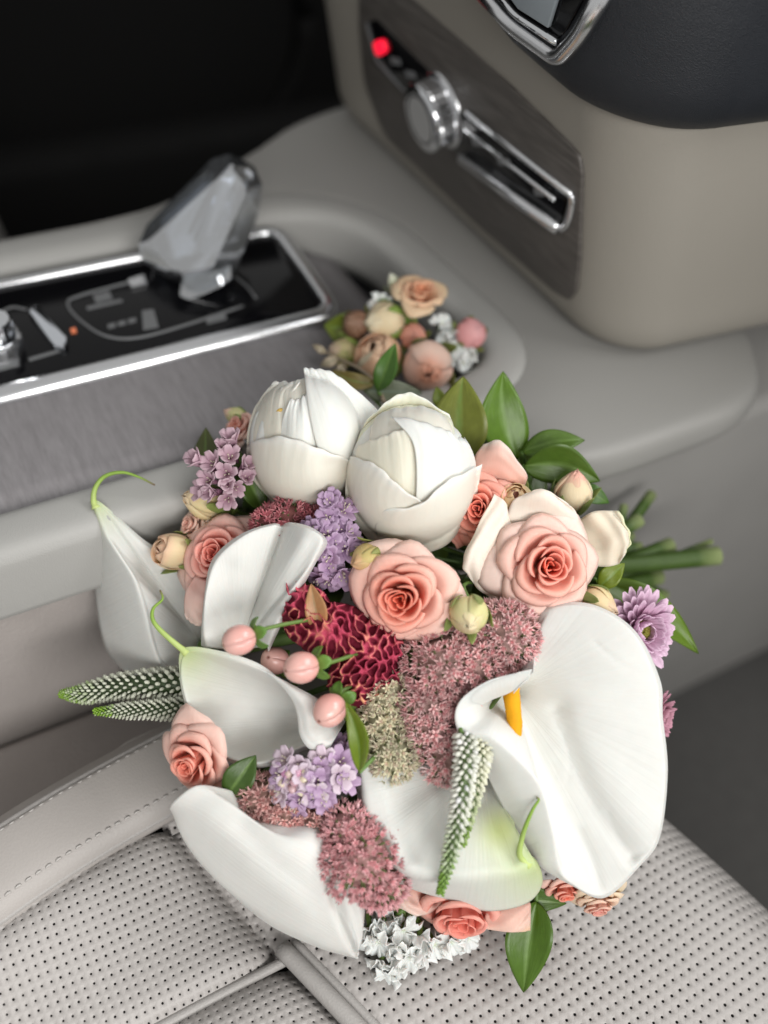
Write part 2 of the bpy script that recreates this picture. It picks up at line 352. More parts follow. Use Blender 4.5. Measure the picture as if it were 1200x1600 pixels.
# ---- centre console
con = thing('center_console', 'pale rimmed centre console with grey driftwood top and black control plate', 'console', (.1, .53, 0))
ZT = .15
def rounded(pts, r, n=8):
    out = []; k = len(pts)
    for i in range(k):
        p, a, b = np.array(pts[i], float), np.array(pts[i - 1], float), np.array(pts[(i + 1) % k], float)
        rr = r[i] if hasattr(r, '__len__') else r
        if rr <= 0: out.append(p); continue
        d1, d2 = nrm(a - p), nrm(b - p); A, B = p + d1 * rr, p + d2 * rr
        for t in np.linspace(0, 1, n): out.append((1 - t) ** 2 * A + 2 * t * (1 - t) * p + t * t * B)
    return out
# rim path (inner edge), open at the rear
path = [(-.45, .418)] + rounded([(-.4, .418), (.366, .418), (.350, .668), (-.4, .676)], [0, .06, .085, 0], 14)[1:-1] + [(-.45, .676)]
path = np.array(path); Tn = np.gradient(path, axis=0); Tn /= np.linalg.norm(Tn, axis=1, keepdims=True); ON = np.stack([Tn[:, 1], -Tn[:, 0]], 1)
prof = [(-.000, -.05), (.000, -.012), (.0025, -.004), (.007, -.0005), (.014, .0005), (.026, 0), (.032, -.002), (.0355, -.007), (.0365, -.014), (.0375, -.048), (.036, -.052), (.030, -.053)]
pr = cr(np.array(prof), 34); G = np.zeros((len(path), len(pr), 3))
for j, (o_, z_) in enumerate(pr): G[:, j, :2] = path + ON * o_; G[:, j, 2] = ZT + z_
V, F, C, U = sheet(G, .002, (1, 1, 1)); add('rim', V, F, M_RIM, con)
# deck in front of the tray that flares out over the passenger footwell
sel = np.arange(len(path)); inn = path + ON * .028
oc = np.array([(-.05, .386), (.10, .385), (.22, .384), (.29, .372), (.325, .335), (.36, .312), (.44, .308), (.505, .313), (.55, .345), (.585, .42), (.61, .60), (.63, .80), (.50, .85), (.38, .82), (.31, .74), (.22, .712), (.10, .708), (-.05, .707)])
ic = np.concatenate([[(-.05, .39)], inn[1:-1], [(-.05, .704)]]); dl = np.concatenate([[0], np.cumsum(np.linalg.norm(np.diff(ic, axis=0), axis=1))])
icr = np.stack([np.interp(np.linspace(0, dl[-1], 120), dl, ic[:, k]) for k in (0, 1)], 1); ocr = cr(oc, 120)
cols_ = [np.concatenate([lerp(icr, ocr, f), np.full((120, 1), ZT + z)], 1) for f, z in [(0, -.004), (.2, -.0022), (.5, -.0024), (.85, -.003), (.95, -.0045), (.985, -.008), (1.0, -.015), (1.0, -.024), (.97, -.030), (.9, -.032)]]
V, F, C, U = sheet(cr(np.stack(cols_, 1), 30, 1), .002, (1, 1, 1)); add('deck', V, F, M_RIM_SHADED, con)
# side below the rim
box('side_panel', (-.45, .396, -.32), (.052, .43, ZT - .045), M_SIDE, con, .006)
box('side_panel', (.0555, .396, -.32), (.36, .43, ZT - .045), M_SIDE, con, .006)
box('tunnel_side', (.36, .319, -.36), (1.6, .80, ZT - .023), M_TUNNEL, con, .012, 5)
box('lower_trim', (-.45, .312, -.25), (.33, .394, -.045), M_SIDE, con, .012, 4)
box('carrier', (-.45, .44, -.32), (.37, .70, .10), M_DARK, con, .004)
# wooden tray top, sagging at its front end
xs2 = np.linspace(-.42, .336, 60); ys2 = np.linspace(.4195, .664, 12)
X, Y = np.meshgrid(xs2, ys2, indexing='ij'); cut = 1 - .10 * ((Y - .54) / .12) ** 4
G = np.stack([X * np.where(X > .25, 1, 1), Y, .139 - .03 * sm(.24, .335, X) ** 1.3], -1)
V, F, C, U = sheet(G, .003, (1, 1, 1)); add('wood_top', V, F, M_WOOD, con)
box('tray_floor', (-.42, .425, .098), (.362, .664, .103), M_BLACKGLOSS, con, 0)
# control plate
zp = .1425
plate = rounded([(-.3, .532), (.272, .532), (.278, .645), (-.3, .650)], [0, .012, .012, 0], 6)
cplate = prism('control_plate', [(x, y, zp) for x, y in plate], (0, 0, .003), M_BLACKGLOSS, con, .0008)
fo = np.array([(-.35, .5325)] + [tuple(p) for p in rounded([(-.3, .5325), (.2735, .5325), (.2795, .6455), (-.3, .6505)], [0, .012, .012, 0], 8)[1:-1]] + [(-.35, .6505)])
t_ = np.gradient(fo, axis=0); t_ /= np.linalg.norm(t_, axis=1, keepdims=True); n_ = np.stack([t_[:, 1], -t_[:, 0]], 1)
prof = np.array([(0, -.004), (0, .0042), (.0016, .0055), (.008, .0046), (.0125, .001), (.013, -.004)]); G = np.zeros((len(fo), len(prof), 3))
for j, (o_, z_) in enumerate(prof):
    G[:, j, :2] = fo + n_ * o_; G[:, j, 2] = zp + z_
V, F, C, U = sheet(G, .0006, (1, 1, 1)); add('chrome_frame', V, F, M_CHROME, cplate)
zt = zp + .0031
def on_plate(pts, name, mat, h=.0006, bevel=0): return prism(name, [at(x, y, zt) for x, y in pts], (0, 0, h), mat, cplate, bevel, 2)
def line_on(pts, name, mat, r=.0007, z=zt + .0004): V, F, C = tube(np.array([at(x, y, z) for x, y in pts]), r, 6); return add(name, V, F, mat, cplate)
line_on(cr(np.array([(215, 438), (125, 462), (106, 475), (125, 500), (165, 525), (215, 528), (290, 508), (380, 478)], float), 40), 'gate_outline', M_GLYPH, .0011)
line_on(cr(np.array([(365, 430), (385, 447), (400, 466)], float), 10), 'gate_outline', M_GLYPH, .0009)
on_plate([(145, 462), (170, 455), (176, 467), (150, 474)], 'glyph', M_GLYPH)
on_plate([(135, 480), (190, 468), (192, 472), (137, 485)], 'glyph', M_GLYPH)
for k in range(3): on_plate([(168 + 16 * k, 508 - 4 * k), (180 + 16 * k, 505 - 4 * k), (181 + 16 * k, 511 - 4 * k), (169 + 16 * k, 514 - 4 * k)], 'glyph', M_GLYPH)
on_plate([(322, 498), (352, 490), (354, 499), (324, 507)], 'glyph', M_GLYPH)
on_plate([(200, 440), (225, 432), (230, 446), (206, 452)], 'glyph', M_CHROME, .002)
on_plate([(222, 486), (240, 484), (248, 512), (224, 516)], 'glyph', M_GLYPH)
on_plate([(110, 515), (118, 513), (120, 520), (112, 522)], 'indicator_lamp', M_AMBER, .001)
on_plate(rounded([np.array(p) for p in [(44, 492), (62, 485), (108, 536), (104, 552), (86, 550)]], 7, 4), 'rocker_button', M_SILVER, .006, .002)
line_on(cr(np.array([(0, 488), (20, 480), (42, 484)], float), 10), 'gate_outline', M_GLYPH, .001)
on_plate([(-30, 575), (28, 560), (30, 572), (-30, 588)], 'glyph', M_GLYPH)
on_plate([(45, 560), (98, 545), (99, 549), (46, 565)], 'glyph', M_GLYPH)
# start knob at the edge of the picture
kb = at(-2, 548, zt); th = np.linspace(0, 2 * pi, 33)[:-1]
for nm, r0, r1, z0, z1, mt in [('dial_ring', .018, .017, 0, .012, M_CHROME), ('start_dial', .0145, .0135, .012, .026, M_CHROME2)]:
    P = np.array([[kb[0], kb[1], zt + z] for z in (z0, z0 + .001, (z0 + z1) / 2, z1 - .001, z1)]); V, F, C = tube(P, [r0, r0, (r0 + r1) / 2, r1, r1 * .9], 28)
    add(nm, V, F, mt, con, smooth=False)

# ---- crystal gear selector
gz = np.linalg.norm(M.T @ (at(315, 455, zt) - CAM) * [0, 0, 1])
gear = thing('gear_selector', 'clear faceted crystal gear selector standing on the black control plate', 'gear lever', at(318, 455, zt))
def hull(name, pts, mat, parent, bev=.0014):
    bm = bmesh.new()
    for p in Wn(np.array(pts, float), gz): bm.verts.new([float(v) for v in p])
    r = bmesh.ops.convex_hull(bm, input=bm.verts)
    bmesh.ops.delete(bm, geom=[v for v in bm.verts if not v.link_faces], context='VERTS')
    bmesh.ops.dissolve_limit(bm, angle_limit=R_(4), verts=bm.verts, edges=bm.edges)
    bmesh.ops.bevel(bm, geom=list(bm.edges), offset=bev, segments=1, affect='EDGES')
    return bm_obj(name, bm, mat, parent, False)
OUT = [(214, 384), (228, 352), (330, 248), (358, 239), (398, 258), (411, 288), (405, 335), (372, 418), (352, 440), (318, 452), (262, 436), (222, 408)]
cxx, cyy = 318, 345
pts = [(x, y, -6) for x, y in OUT] + [(cxx + (x - cxx) * .80, cyy + (y - cyy) * .80, -62) for x, y in OUT]
pts += [(232, 378, 14), (330, 262, 22), (362, 258, 40), (388, 290, 46), (330, 420, 44), (278, 428, 40), (352, 270, 46)]
body = hull('crystal_body', pts, M_CRYSTAL, gear)
ins = [(cxx + (x - cxx) * .72 - 10, cyy + (y - cyy) * .72, -40) for x, y in OUT] + [(246, 376, -6), (325, 280, 2), (350, 276, 4), (300, 398, 6), (272, 408, 2), (300, 400, -38)]
hull('silver_insert', ins, M_SILVER, gear)
for k, (a_, mt) in enumerate([([(352, 262, 20), (372, 262, 22), (330, 372, 26), (318, 372, 24), (352, 262, 14), (372, 262, 16), (330, 372, 20), (318, 372, 18)], M_CHROME2), ([(378, 280, 24), (388, 284, 24), (362, 372, 26), (350, 380, 26), (378, 280, 18), (388, 284, 18), (362, 372, 18), (350, 380, 18)], M_BLACKGLOSS),
        ([(336, 380, 30), (352, 372, 30), (312, 424, 30), (292, 424, 30), (336, 380, 22), (352, 372, 22), (312, 424, 22), (292, 424, 22)], M_CHROME2), ([(240, 366, 4), (252, 352, 4), (262, 398, 10), (250, 402, 10), (240, 366, -2), (252, 352, -2), (262, 398, 2), (250, 402, 2)], M_BLACKGLOSS),
        ([(338, 272, 22), (346, 272, 22), (300, 366, 22), (292, 366, 22), (338, 272, 14), (346, 272, 14), (300, 366, 14), (292, 366, 14)], M_BLACKGLOSS), ([(384, 262, 26), (396, 270, 24), (392, 296, 28), (380, 290, 30), (384, 262, 18), (396, 270, 16), (392, 296, 18), (380, 290, 18)], M_SILVER)]):
    hull('reflection_shard', a_, mt, body, .0004)  # added bright and black shards stand in for reflections in the crystal
hull('crystal_foot', [(276, 474, 12), (282, 440, 8), (300, 418, 0), (362, 400, 8), (364, 436, 16), (350, 446, 20), (290, 474, 18), (288, 450, -38), (350, 425, -42), (300, 420, -40)], M_CRYSTAL, gear)
hull('selector_neck', [(262, 465, -18), (300, 460, -8), (345, 440, -10), (340, 400, -14), (275, 415, -14), (262, 460, -50), (340, 440, -50), (335, 405, -50), (275, 415, -50)], M_BLACKGLOSS, gear)

# ---- centre stack of the dashboard
st = thing('dashboard', 'cream and black dashboard centre stack with dark wood control panel and chrome knob', 'dashboard', (.5, .55, .15))
X0, TL = .425, .22
def plane_pt(px, py, off=0):                     # ray onto the tilted wood panel plane x = X0 - off - TL (z - .18)
    r = ray(px, py); t = (X0 - off - TL * (CAM[2] - .18) - CAM[0]) / (r[0] + TL * r[2]); return CAM + r * t
PN = nrm([-1, 0, -TL])                           # its outward normal (to the rear)
# plan outline: rear face, rounded corner, passenger side
RC = .055; yR = .432
pl = [(X0, y) for y in np.linspace(.80, yR, 14)]
pl += [(X0 + RC * (1 - math.cos(a)), yR - RC * math.sin(a)) for a in np.linspace(0, pi / 2, 14)[1:]]
pl += [(X0 + RC + d, yR - RC - .10 * d) for d in np.linspace(.02, .8, 12)]
back = [(1.25, .80)]; left = [(X0 + .06, .845), (X0 + .02, .838), (X0 + .004, .822)]
pl = np.array(pl)
def stack_shell(name, mat, prof, zfun=None, tilt=TL, close=True):
    """Sweep a vertical profile (outset, z) along the plan outline."""
    pa = np.array(left + [tuple(p) for p in pl]) ; t = np.gradient(pa, axis=0); t /= np.linalg.norm(t, axis=1, keepdims=True); n = np.stack([t[:, 1], -t[:, 0]], 1)
    G = np.zeros((len(pa), len(prof), 3))
    for j, (o_, z_) in enumerate(prof):
        z = np.full(len(pa), z_) if zfun is None else zfun(pa, z_)
        G[:, j, :2] = pa + n * o_; G[:, j, 2] = z; G[:, j, 0] -= tilt * (z - .18)
    V, F, C, U = sheet(G, .004, (1, 1, 1)); return add(name, V, F, mat, st)
p0 = cr(np.array([(-.12, .160), (-.06, .152), (-.02, .150), (-.006, .155), (0, .170), (0, .20), (0, .25), (0, .30), (0, .35), (-.01, .41)]), 40)
stack_shell('stack_body', M_CREAM, p0)
wp = [(566, 40), (574, 128), (606, 212), (752, 350), (870, 452), (896, 468), (906, 452), (911, 400), (916, 268), (912, 240), (896, 222), (800, 128), (640, -12), (600, -50), (566, -60)]
wp = rounded([np.array(p, float) for p in wp], [0, 20, 20, 10, 8, 8, 10, 10, 8, 10, 10, 8, 0, 0, 0], 5)
prism('wood_panel', [plane_pt(x, y, .0005) for x, y in wp], PN * .004, M_WOODD, st, .0012, 2)
def on_stack(name, pts, mat, h, off=.0045, bevel=.0006): return prism(name, [plane_pt(x, y, off) for x, y in pts], PN * h, mat, st, bevel, 2)
on_stack('switch_strip', [(577, 34), (590, 30), (672, 112), (652, 160), (588, 98)], M_BLACKGLOSS, .002)
on_stack('switch_strip', [(712, 168), (890, 306), (878, 352), (706, 232)], M_BLACKGLOSS, .002)
lamp_ = on_stack('red_warning_lamp', rounded([np.array(p, float) for p in [(586, 64), (602, 59), (608, 80), (593, 88)]], 7, 5), M_RED, .003, .0065)
for (x, y, w) in [(618, 95, 9), (642, 116, 9), (746, 222, 9), (788, 252, 12), (842, 300, 8)]:
    on_stack('switch_glyph', [(x - w, y - 7), (x + w * .6, y - 4), (x + w, y + 7), (x - w * .6, y + 5)], M_GLYPH, .0006, .0066, 0)
def bar(name, pts, r, mat, off=.006):
    V, F, C = tube(np.array([plane_pt(x, y, off) for x, y in pts]), r, 10); return add(name, V, F, mat, st)
bar('chrome_bar', [(730, 176), (800, 232), (893, 304)], .0026, M_CHROME)
bar('chrome_bar', [(728, 202), (790, 252), (868, 312)], .0018, M_CHROME)
bar('chrome_bar', cr(np.array([(893, 304), (894, 318), (888, 345), (878, 357), (864, 352)], float), 16), .0026, M_CHROME)
bar('chrome_bar', [(722, 248), (800, 306), (872, 356)], .0046, M_CHROME, .009)
bar('chrome_bar', [(574, 36), (590, 96), (650, 160)], .0016, M_GLYPH)
# volume knob
kc = plane_pt(694, 172, .004); ax = PN
def lathe(name, prof, c, mat, seg=40, knurl=0, parent=None):
    a = nrm(np.cross(ax, [0, 0, 1])); b = np.cross(ax, a); th = np.linspace(0, 2 * pi, seg, endpoint=False); V = []
    for (r, h0) in prof:
        for k, t in enumerate(th):
            h = h0 * kk; rr = r * (1 - (knurl if k % 2 else 0)); V.append(c + ax * h + rr * (math.cos(t) * a + math.sin(t) * b))
    F = [(i * seg + j, i * seg + (j + 1) % seg, (i + 1) * seg + (j + 1) % seg, (i + 1) * seg + j) for i in range(len(prof) - 1) for j in range(seg)]
    F.append(tuple(range((len(prof) - 1) * seg, len(prof) * seg))); F.append(tuple(range(seg))[::-1])
    return add(name, V, F, mat, parent or st, smooth=not knurl)
kr = .0255; kk = .62
lathe('knob_base_ring', [(kr * 1.16, 0), (kr * 1.16, .003), (kr * 1.08, .006)], kc, M_CHROME)
kn = lathe('volume_knob', [(kr, .004), (kr, .012), (kr, .02), (kr, .026), (kr * .98, .028)], kc, M_CHROME, 72, .05)
lathe('knob_rim', [(kr * 1.0, .028), (kr * 1.03, .030), (kr * 1.0, .034), (kr * .86, .036), (kr * .74, .0355)], kc, M_CHROME2, parent=kn)
lathe('knob_face', [(kr * .76, .034), (kr * .74, .0362), (kr * .6, .0345), (.001, .034)], kc, M_BLACKPAD, parent=kn)
# black dash pad above, its lower edge rising towards the driver
pe = [(.80, .46), (.66, .40), (.53, .358), (.488, .345), (.44, .340), (.40, .338), (.385, .337)]
def pad_z(pa, dz):
    base = np.where(pa[:, 0] > X0 + .03, .337, np.interp(pa[:, 1], [p[1 - 1] for p in pe[::-1]], [p[1] for p in pe[::-1]])); return base + dz
padp = cr(np.array([(-.02, -.004), (.004, -.004), (.014, .002), (.019, .012), (.021, .03), (.021, .08), (.018, .14), (.0, .2)]), 30)
stack_shell('dash_pad', M_BLACKPAD, padp, pad_z)
def on_pad(name, pts, mat, h, off=.023, bevel=.001): return prism(name, [plane_pt(x, y, off) for x, y in pts], PN * h, mat, st, bevel, 3)
vo = rounded([np.array(p, float) for p in [(728, -40), (800, 40), (872, 92), (905, 55), (955, -30)]], [0, 20, 14, 14, 0], 7)
V, F, C = tube(np.array([plane_pt(x, y, .024) for x, y in vo]), .0050, 12); add('vent_frame', V, F, M_CHROME, st)
vi = [(752, -40), (806, 26), (868, 70), (890, 45), (930, -30)]
on_pad('vent_well', vi, M_BLACKGLOSS, .002, .0215)
on_pad('vent_blade', [(778, -40), (815, 12), (862, 42), (878, -10), (884, -40)], M_SCREEN, .003, .0236)
V, F, C = tube(np.array([plane_pt(x, y, .0255) for x, y in rounded([np.array(p, float) for p in [(752, -40), (806, 24), (870, 66)]], [0, 10, 0], 6)]), .0022, 8); add('vent_frame', V, F, M_CHROME2, st)

box('glove_box_blocker', (.66, -.95, .11), (1.30, .35, .52), M_BLACKPAD, st, .04, 4)  # unseen dash volume, added to keep windscreen light off deck and footwell
box('screen_housing_blocker', (.36, .385, .50), (.62, .84, .80), M_BLACKPAD, st, .03, 4)  # unseen box above the stack, added to block windscreen light from the console
# ---- driver's side: dark footwell, door, seat corner
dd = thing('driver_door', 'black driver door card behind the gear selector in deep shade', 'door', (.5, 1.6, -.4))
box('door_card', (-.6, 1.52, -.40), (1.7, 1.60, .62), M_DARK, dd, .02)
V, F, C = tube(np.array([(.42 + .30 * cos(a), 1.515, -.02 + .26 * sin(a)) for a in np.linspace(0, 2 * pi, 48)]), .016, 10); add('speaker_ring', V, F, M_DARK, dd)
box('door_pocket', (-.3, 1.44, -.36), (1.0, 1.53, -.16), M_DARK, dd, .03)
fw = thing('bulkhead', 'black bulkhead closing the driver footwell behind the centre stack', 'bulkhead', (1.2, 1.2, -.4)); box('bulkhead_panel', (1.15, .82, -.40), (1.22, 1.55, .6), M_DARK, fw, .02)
pk = thing('passenger_bulkhead', 'dark grey carpeted front of the passenger footwell', 'bulkhead', (1.3, 0, -.4))
prism('toe_board', [(1.02, -.8, -.40), (1.30, -.8, .1), (1.34, -.8, .1), (1.34, -.8, -.40)], (0, 1.14, 0), M_CARPET, pk, .01)
ds = thing('driver_seat', 'dark grey edge of the driver seat beyond the console', 'car seat', (-.1, .85, -.2))
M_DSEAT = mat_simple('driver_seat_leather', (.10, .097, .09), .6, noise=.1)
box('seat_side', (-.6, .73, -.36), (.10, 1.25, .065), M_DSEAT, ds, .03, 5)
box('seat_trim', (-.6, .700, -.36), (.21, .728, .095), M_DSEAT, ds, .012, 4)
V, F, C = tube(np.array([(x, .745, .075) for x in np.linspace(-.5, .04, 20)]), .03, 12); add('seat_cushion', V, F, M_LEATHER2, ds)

#FLOWERS
# ================================================================== THE BOUQUET
BIND = W(905, 915, .628)
ENDS = [(1122, 868, 15), (1048, 852, 13), (1030, 900, 14), (1018, 772, 9), (1000, 812, 11), (1000, 860, 14), (1112, 846, 5), (1040, 930, 8), (975, 790, 7), (985, 835, 9)]
_stem_no = [0]
GREEN_D = (.045, .10, .02)
def stem_for(th_, base, axis, rpx=6, col=(.11, .20, .045), Z=.5):
    k = _stem_no[0]; _stem_no[0] += 1; b = BIND + rng.normal(0, .007, 3)
    P = [base, base - axis * .03 * (1 + .3 * rng.random()), lerp(base - axis * .05, b, .55), b]; r = rpx * Z / FPX; r1 = r * .8
    if k < len(ENDS):
        ex, ey, er = ENDS[k]; end = W(ex, ey, .650 + .006 * (k % 4)); P += [lerp(b, end, .5) + rng.normal(0, .003, 3), end]; r1 = er * .66 / FPX
    else: P += [b + (W(1000, 860, .655) - b) * .5 * rng.random()]
    c = np.array([lerp(col, (.05, .095, .014), min(1, t * 1.5)) for t in np.linspace(0, 1, 18)])
    c[-1] = (.30, .36, .16)
    V, F, C = tube(cr(np.array(P), 18), np.linspace(r, r1, 18), 10, c); return add('stem', V, F, M_STEM, th_, C)

# ---- calla lilies -------------------------------------------------
WHITE = np.array([.765, .758, .725]); LIME = np.array([.42, .56, .12])
def poly_dist(A, pts):
    pts = cr(np.array(pts, float), 24); d = np.full(A.shape[:2], 1e9)
    for p in pts: d = np.minimum(d, np.hypot(A[..., 0] - p[0], A[..., 1] - p[1]))
    return d
def calla(label, throat, tr, ring, tail=None, Z=None, tipi=None, spadix=None, lift=0, prof=1.7, wob=1.0, greenr=70, throat_green=.35, thick=.85, n=(84, 40), spa_base=None, bul=None, creases=(), msoft=.45, tints=()):
    """ring: list of (crest x, y, h, margin x, y, h) around the opening; throat: (x, y, h); all in picture units at the flower's depth."""
    Z = Z or Zs(throat[0], throat[1]); ring = np.array(ring, float); k = len(ring)
    t = thing('calla_lily', label, 'calla lily', Wn(np.array(throat, float), Z), 'white calla lilies')
    ctr = np.array(throat, float); cols = []
    ang = np.arctan2(ring[:, 1] - ctr[1], ring[:, 0] - ctr[0])
    th0 = np.stack([ctr[0] + tr * np.cos(ang), ctr[1] + tr * np.sin(ang), np.full(k, ctr[2])], 1)
    ctl = [np.stack([ctr[0] + .02 * tr * np.cos(ang), ctr[1] + .02 * tr * np.sin(ang), np.full(k, ctr[2] - 26)], 1)]
    for f in (0, .18, .38, .6, .82):
        q = th0 + (ring[:, :3] - th0) * f; q[:, 2] = th0[:, 2] + (ring[:, 2] - th0[:, 2]) * (1 - (1 - f) ** prof)
        if bul is not None: q[:, 2] += np.array(bul, float) * sin(pi * f) ** .8
        ctl.append(q)
    ctl.append(ring[:, :3]); mid = (ring[:, :3] + ring[:, 3:]) / 2; mid[:, 2] = np.maximum(ring[:, 2], ring[:, 5]) * msoft + mid[:, 2] * (1 - msoft); ctl.append(mid); ctl.append(ring[:, 3:])
    A = cr(cr(np.stack(ctl, 1), n[0], 0), n[1] + 4, 1); n = (n[0], n[1] + 4)
    a = np.linspace(0, 1, n[0])[:, None]; b = np.linspace(0, 1, n[1])[None, :]
    ph = rng.random(6) * 6
    A[..., 2] += wob * (b ** 2) * (3.2 * np.sin(a * 15 + ph[0]) + 1.6 * np.sin(a * 37 + ph[1] + b * 3)) + wob * 1.1 * np.sin(a * 60 + ph[2] + 2 * np.sin(b * 7)) * b * (1 - b) * 2
    A[..., 0] += wob * 1.6 * b ** 3 * np.sin(a * 23 + ph[3]); A[..., 1] += wob * 1.6 * b ** 3 * np.sin(a * 27 + ph[4])
    for (pl_, dp, wd_) in creases: A[..., 2] -= dp * np.exp(-(poly_dist(A, pl_) / wd_) ** 2)
    G = Wn(A, Z); C = np.broadcast_to(WHITE, G.shape).copy()
    C = lerp(C, (.74, .78, .50), (throat_green * np.exp(-b / .22))[..., None] * np.ones_like(a)[..., None])
    if tipi is not None:
        tip = ring[tipi, 3:5]; d = np.hypot(A[..., 0] - tip[0], A[..., 1] - tip[1]); C = lerp(C, LIME, (.75 * np.exp(-(d / greenr) ** 1.4))[..., None])
    for (x_, y_, r_, c_, am) in tints: C = lerp(C, c_, (am * np.exp(-((A[..., 0] - x_) ** 2 + (A[..., 1] - y_) ** 2) / r_ ** 2))[..., None])
    V, F, C, U = sheet(G, thick * .001, C); U = U[:, ::-1]
    add('spathe', V, F, M_CALLA, t, C, U)
    if tail is not None:
        T = cr(np.array(tail, float), 26); r = np.linspace(5.2, 1.2, 26) * Z / FPX; r[0] *= 1.5; r[1] *= 1.2
        tc_ = np.array([lerp((.52, .62, .22), (.22, .36, .05), min(1, s * 2)) if s < .85 else lerp((.22, .36, .05), (.16, .09, .05), (s - .85) / .15) for s in np.linspace(0, 1, 26)])
        V, F, C = tube(Wn(T, Z), r, 8, tc_); add('tail', V, F, M_STEM, t, C)
    if spadix is not None:
        T = cr(np.array(spadix, float), 24); r = np.interp(np.linspace(0, 1, 24), [0, .1, .8, .95, 1], [15, 15.5, 12.5, 9, 2]) * Z / FPX * .92
        V, F, C = tube(Wn(T, Z), r, 20, (.78, .36, .008)); V = V + rng.normal(0, .00012, V.shape); add('spadix', V, F, M_CEL, t, C)
    bpt = Wn(np.array(spa_base if spa_base is not None else throat, float), Z)
    stem_for(t, bpt, nrm(bpt - BIND) * .4 + CB[:, 2] * .3, 11, (.20, .33, .09), Z)
    return t
ZA = .492
calla('largest white calla lily facing the camera with its yellow spadix showing', (800, 1082, -46), 24,
      [(832, 1050, 40, 800, 1082, 22), (838, 1010, -34, 836, 985, -46), (858, 958, -26, 850, 950, -40), (922, 953, -12, 926, 946, -22), (985, 990, 2, 993, 985, -12), (1020, 1062, 10, 1030, 1060, -6),
       (1025, 1120, 14, 1033, 1120, 0), (1034, 1208, 14, 1041, 1208, -4), (1024, 1300, 10, 1031, 1309, -8), (995, 1345, 2, 1001, 1352, -12), (940, 1392, -8, 946, 1400, -22), (890, 1374, 4, 893, 1382, -10),
       (872, 1350, 18, 838, 1352, -8), (862, 1302, 34, 818, 1322, -14), (842, 1232, 48, 784, 1256, -10), (806, 1186, 54, 754, 1192, -2), (762, 1152, 52, 740, 1168, 6), (724, 1144, 44, 716, 1158, 14), (711, 1120, 40, 716, 1132, 10), (722, 1092, 44, 740, 1108, 8),
       (760, 1066, 48, 768, 1092, 16), (805, 1053, 46, 800, 1080, 20), (832, 1047, 42, 826, 1064, 26)],
      Z=ZA, spadix=[(797, 1066, -16), (799, 1085, 0), (803, 1118, 12), (808, 1155, 24)], prof=2.0, tipi=None, throat_green=.12, n=(240, 110), wob=1.25, spa_base=(770, 1060, -130), msoft=.35,
      creases=[([(872, 1110), (900, 1190), (940, 1275), (985, 1332)], 7, 15), ([(905, 1120), (950, 1200), (1000, 1290)], -4, 34), ([(868, 1128), (888, 1165), (902, 1210), (925, 1250), (950, 1290)], 1.3, 2.8), ([(860, 1214), (885, 1210), (912, 1216)], 1.1, 2.6),
               ([(985, 1338), (1008, 1328), (1026, 1308)], 5, 8), ([(950, 1270), (968, 1310), (990, 1345)], 3, 6), ([(930, 1004), (975, 1040), (1018, 1056)], 1.0, 5), ([(880, 1150), (890, 1190), (886, 1225)], 1.0, 2.6), ([(905, 1300), (925, 1345), (935, 1385)], 4, 9), ([(880, 1310), (895, 1350), (902, 1375)], -4, 9)])
calla('white calla lily with a curling green tail beneath the largest calla', (748, 1190, -60), 26,
      [(700, 1150, -20, 690, 1140, -30), (640, 1165, -8, 628, 1160, -24), (574, 1186, 4, 562, 1186, -20), (570, 1236, 16, 560, 1242, -44), (578, 1282, 26, 564, 1300, -50), (604, 1312, 34, 580, 1342, -50), (622, 1352, 40, 606, 1370, -46),
       (660, 1366, 44, 648, 1392, -40), (715, 1372, 46, 706, 1408, -36), (770, 1368, 46, 762, 1422, -30), (812, 1360, 44, 822, 1412, -26), (834, 1352, 38, 848, 1382, -14), (828, 1336, 30, 840, 1346, 6), (808, 1318, 12, 812, 1320, 0), (796, 1280, -4, 800, 1280, -12), (790, 1230, -20, 794, 1230, -30)],
      tail=[(826, 1352, 34), (812, 1336, 40), (816, 1308, 46), (824, 1284, 50), (834, 1262, 52), (842, 1250, 52), (838, 1246, 50)], Z=.492, tipi=12, greenr=62, throat_green=.1, n=(160, 70), spa_base=(745, 1185, -60), msoft=.12, tints=[(782, 1296, 34, (.60, .68, .22), .75)], creases=[([(750, 1260), (780, 1310), (800, 1345)], 7, 14), ([(640, 1240), (670, 1310), (690, 1365)], 5, 26), ([(600, 1230), (612, 1300), (640, 1350)], -5, 18)])
calla('cupped trumpet shaped white calla lily opening just below the pink berries', (545, 1118, -46), 16,
      [(516, 1168, 24, 514, 1178, 16), (492, 1164, 32, 486, 1172, 26), (476, 1146, 36, 468, 1148, 30), (470, 1120, 36, 463, 1116, 30), (460, 1096, 34, 455, 1090, 28), (436, 1066, 30, 434, 1059, 24), (402, 1042, 24, 401, 1034, 20), (348, 1025, 14, 346, 1018, 8), (300, 1022, 4, 287, 1014, 6), (288, 1050, -4, 282, 1052, -10), (298, 1100, -10, 292, 1103, -18),
       (318, 1148, -12, 312, 1154, -22), (358, 1182, -8, 355, 1190, -20), (405, 1190, -4, 405, 1199, -16), (444, 1178, 0, 448, 1186, -10), (474, 1166, -2, 478, 1172, -10), (500, 1160, -8, 504, 1166, -14)],
      tail=[(292, 1020, 4), (272, 1004, 10), (248, 982, 14), (238, 966, 14), (240, 950, 12), (254, 936, 8), (250, 922, 6)], Z=.497, tipi=8, greenr=44, throat_green=.03, prof=1.25, n=(110, 44), bul=[8, 14, 20, 24, 26, 26, 22, 6, -22, -42, -56, -60, -58, -52, -42, -30, -20])
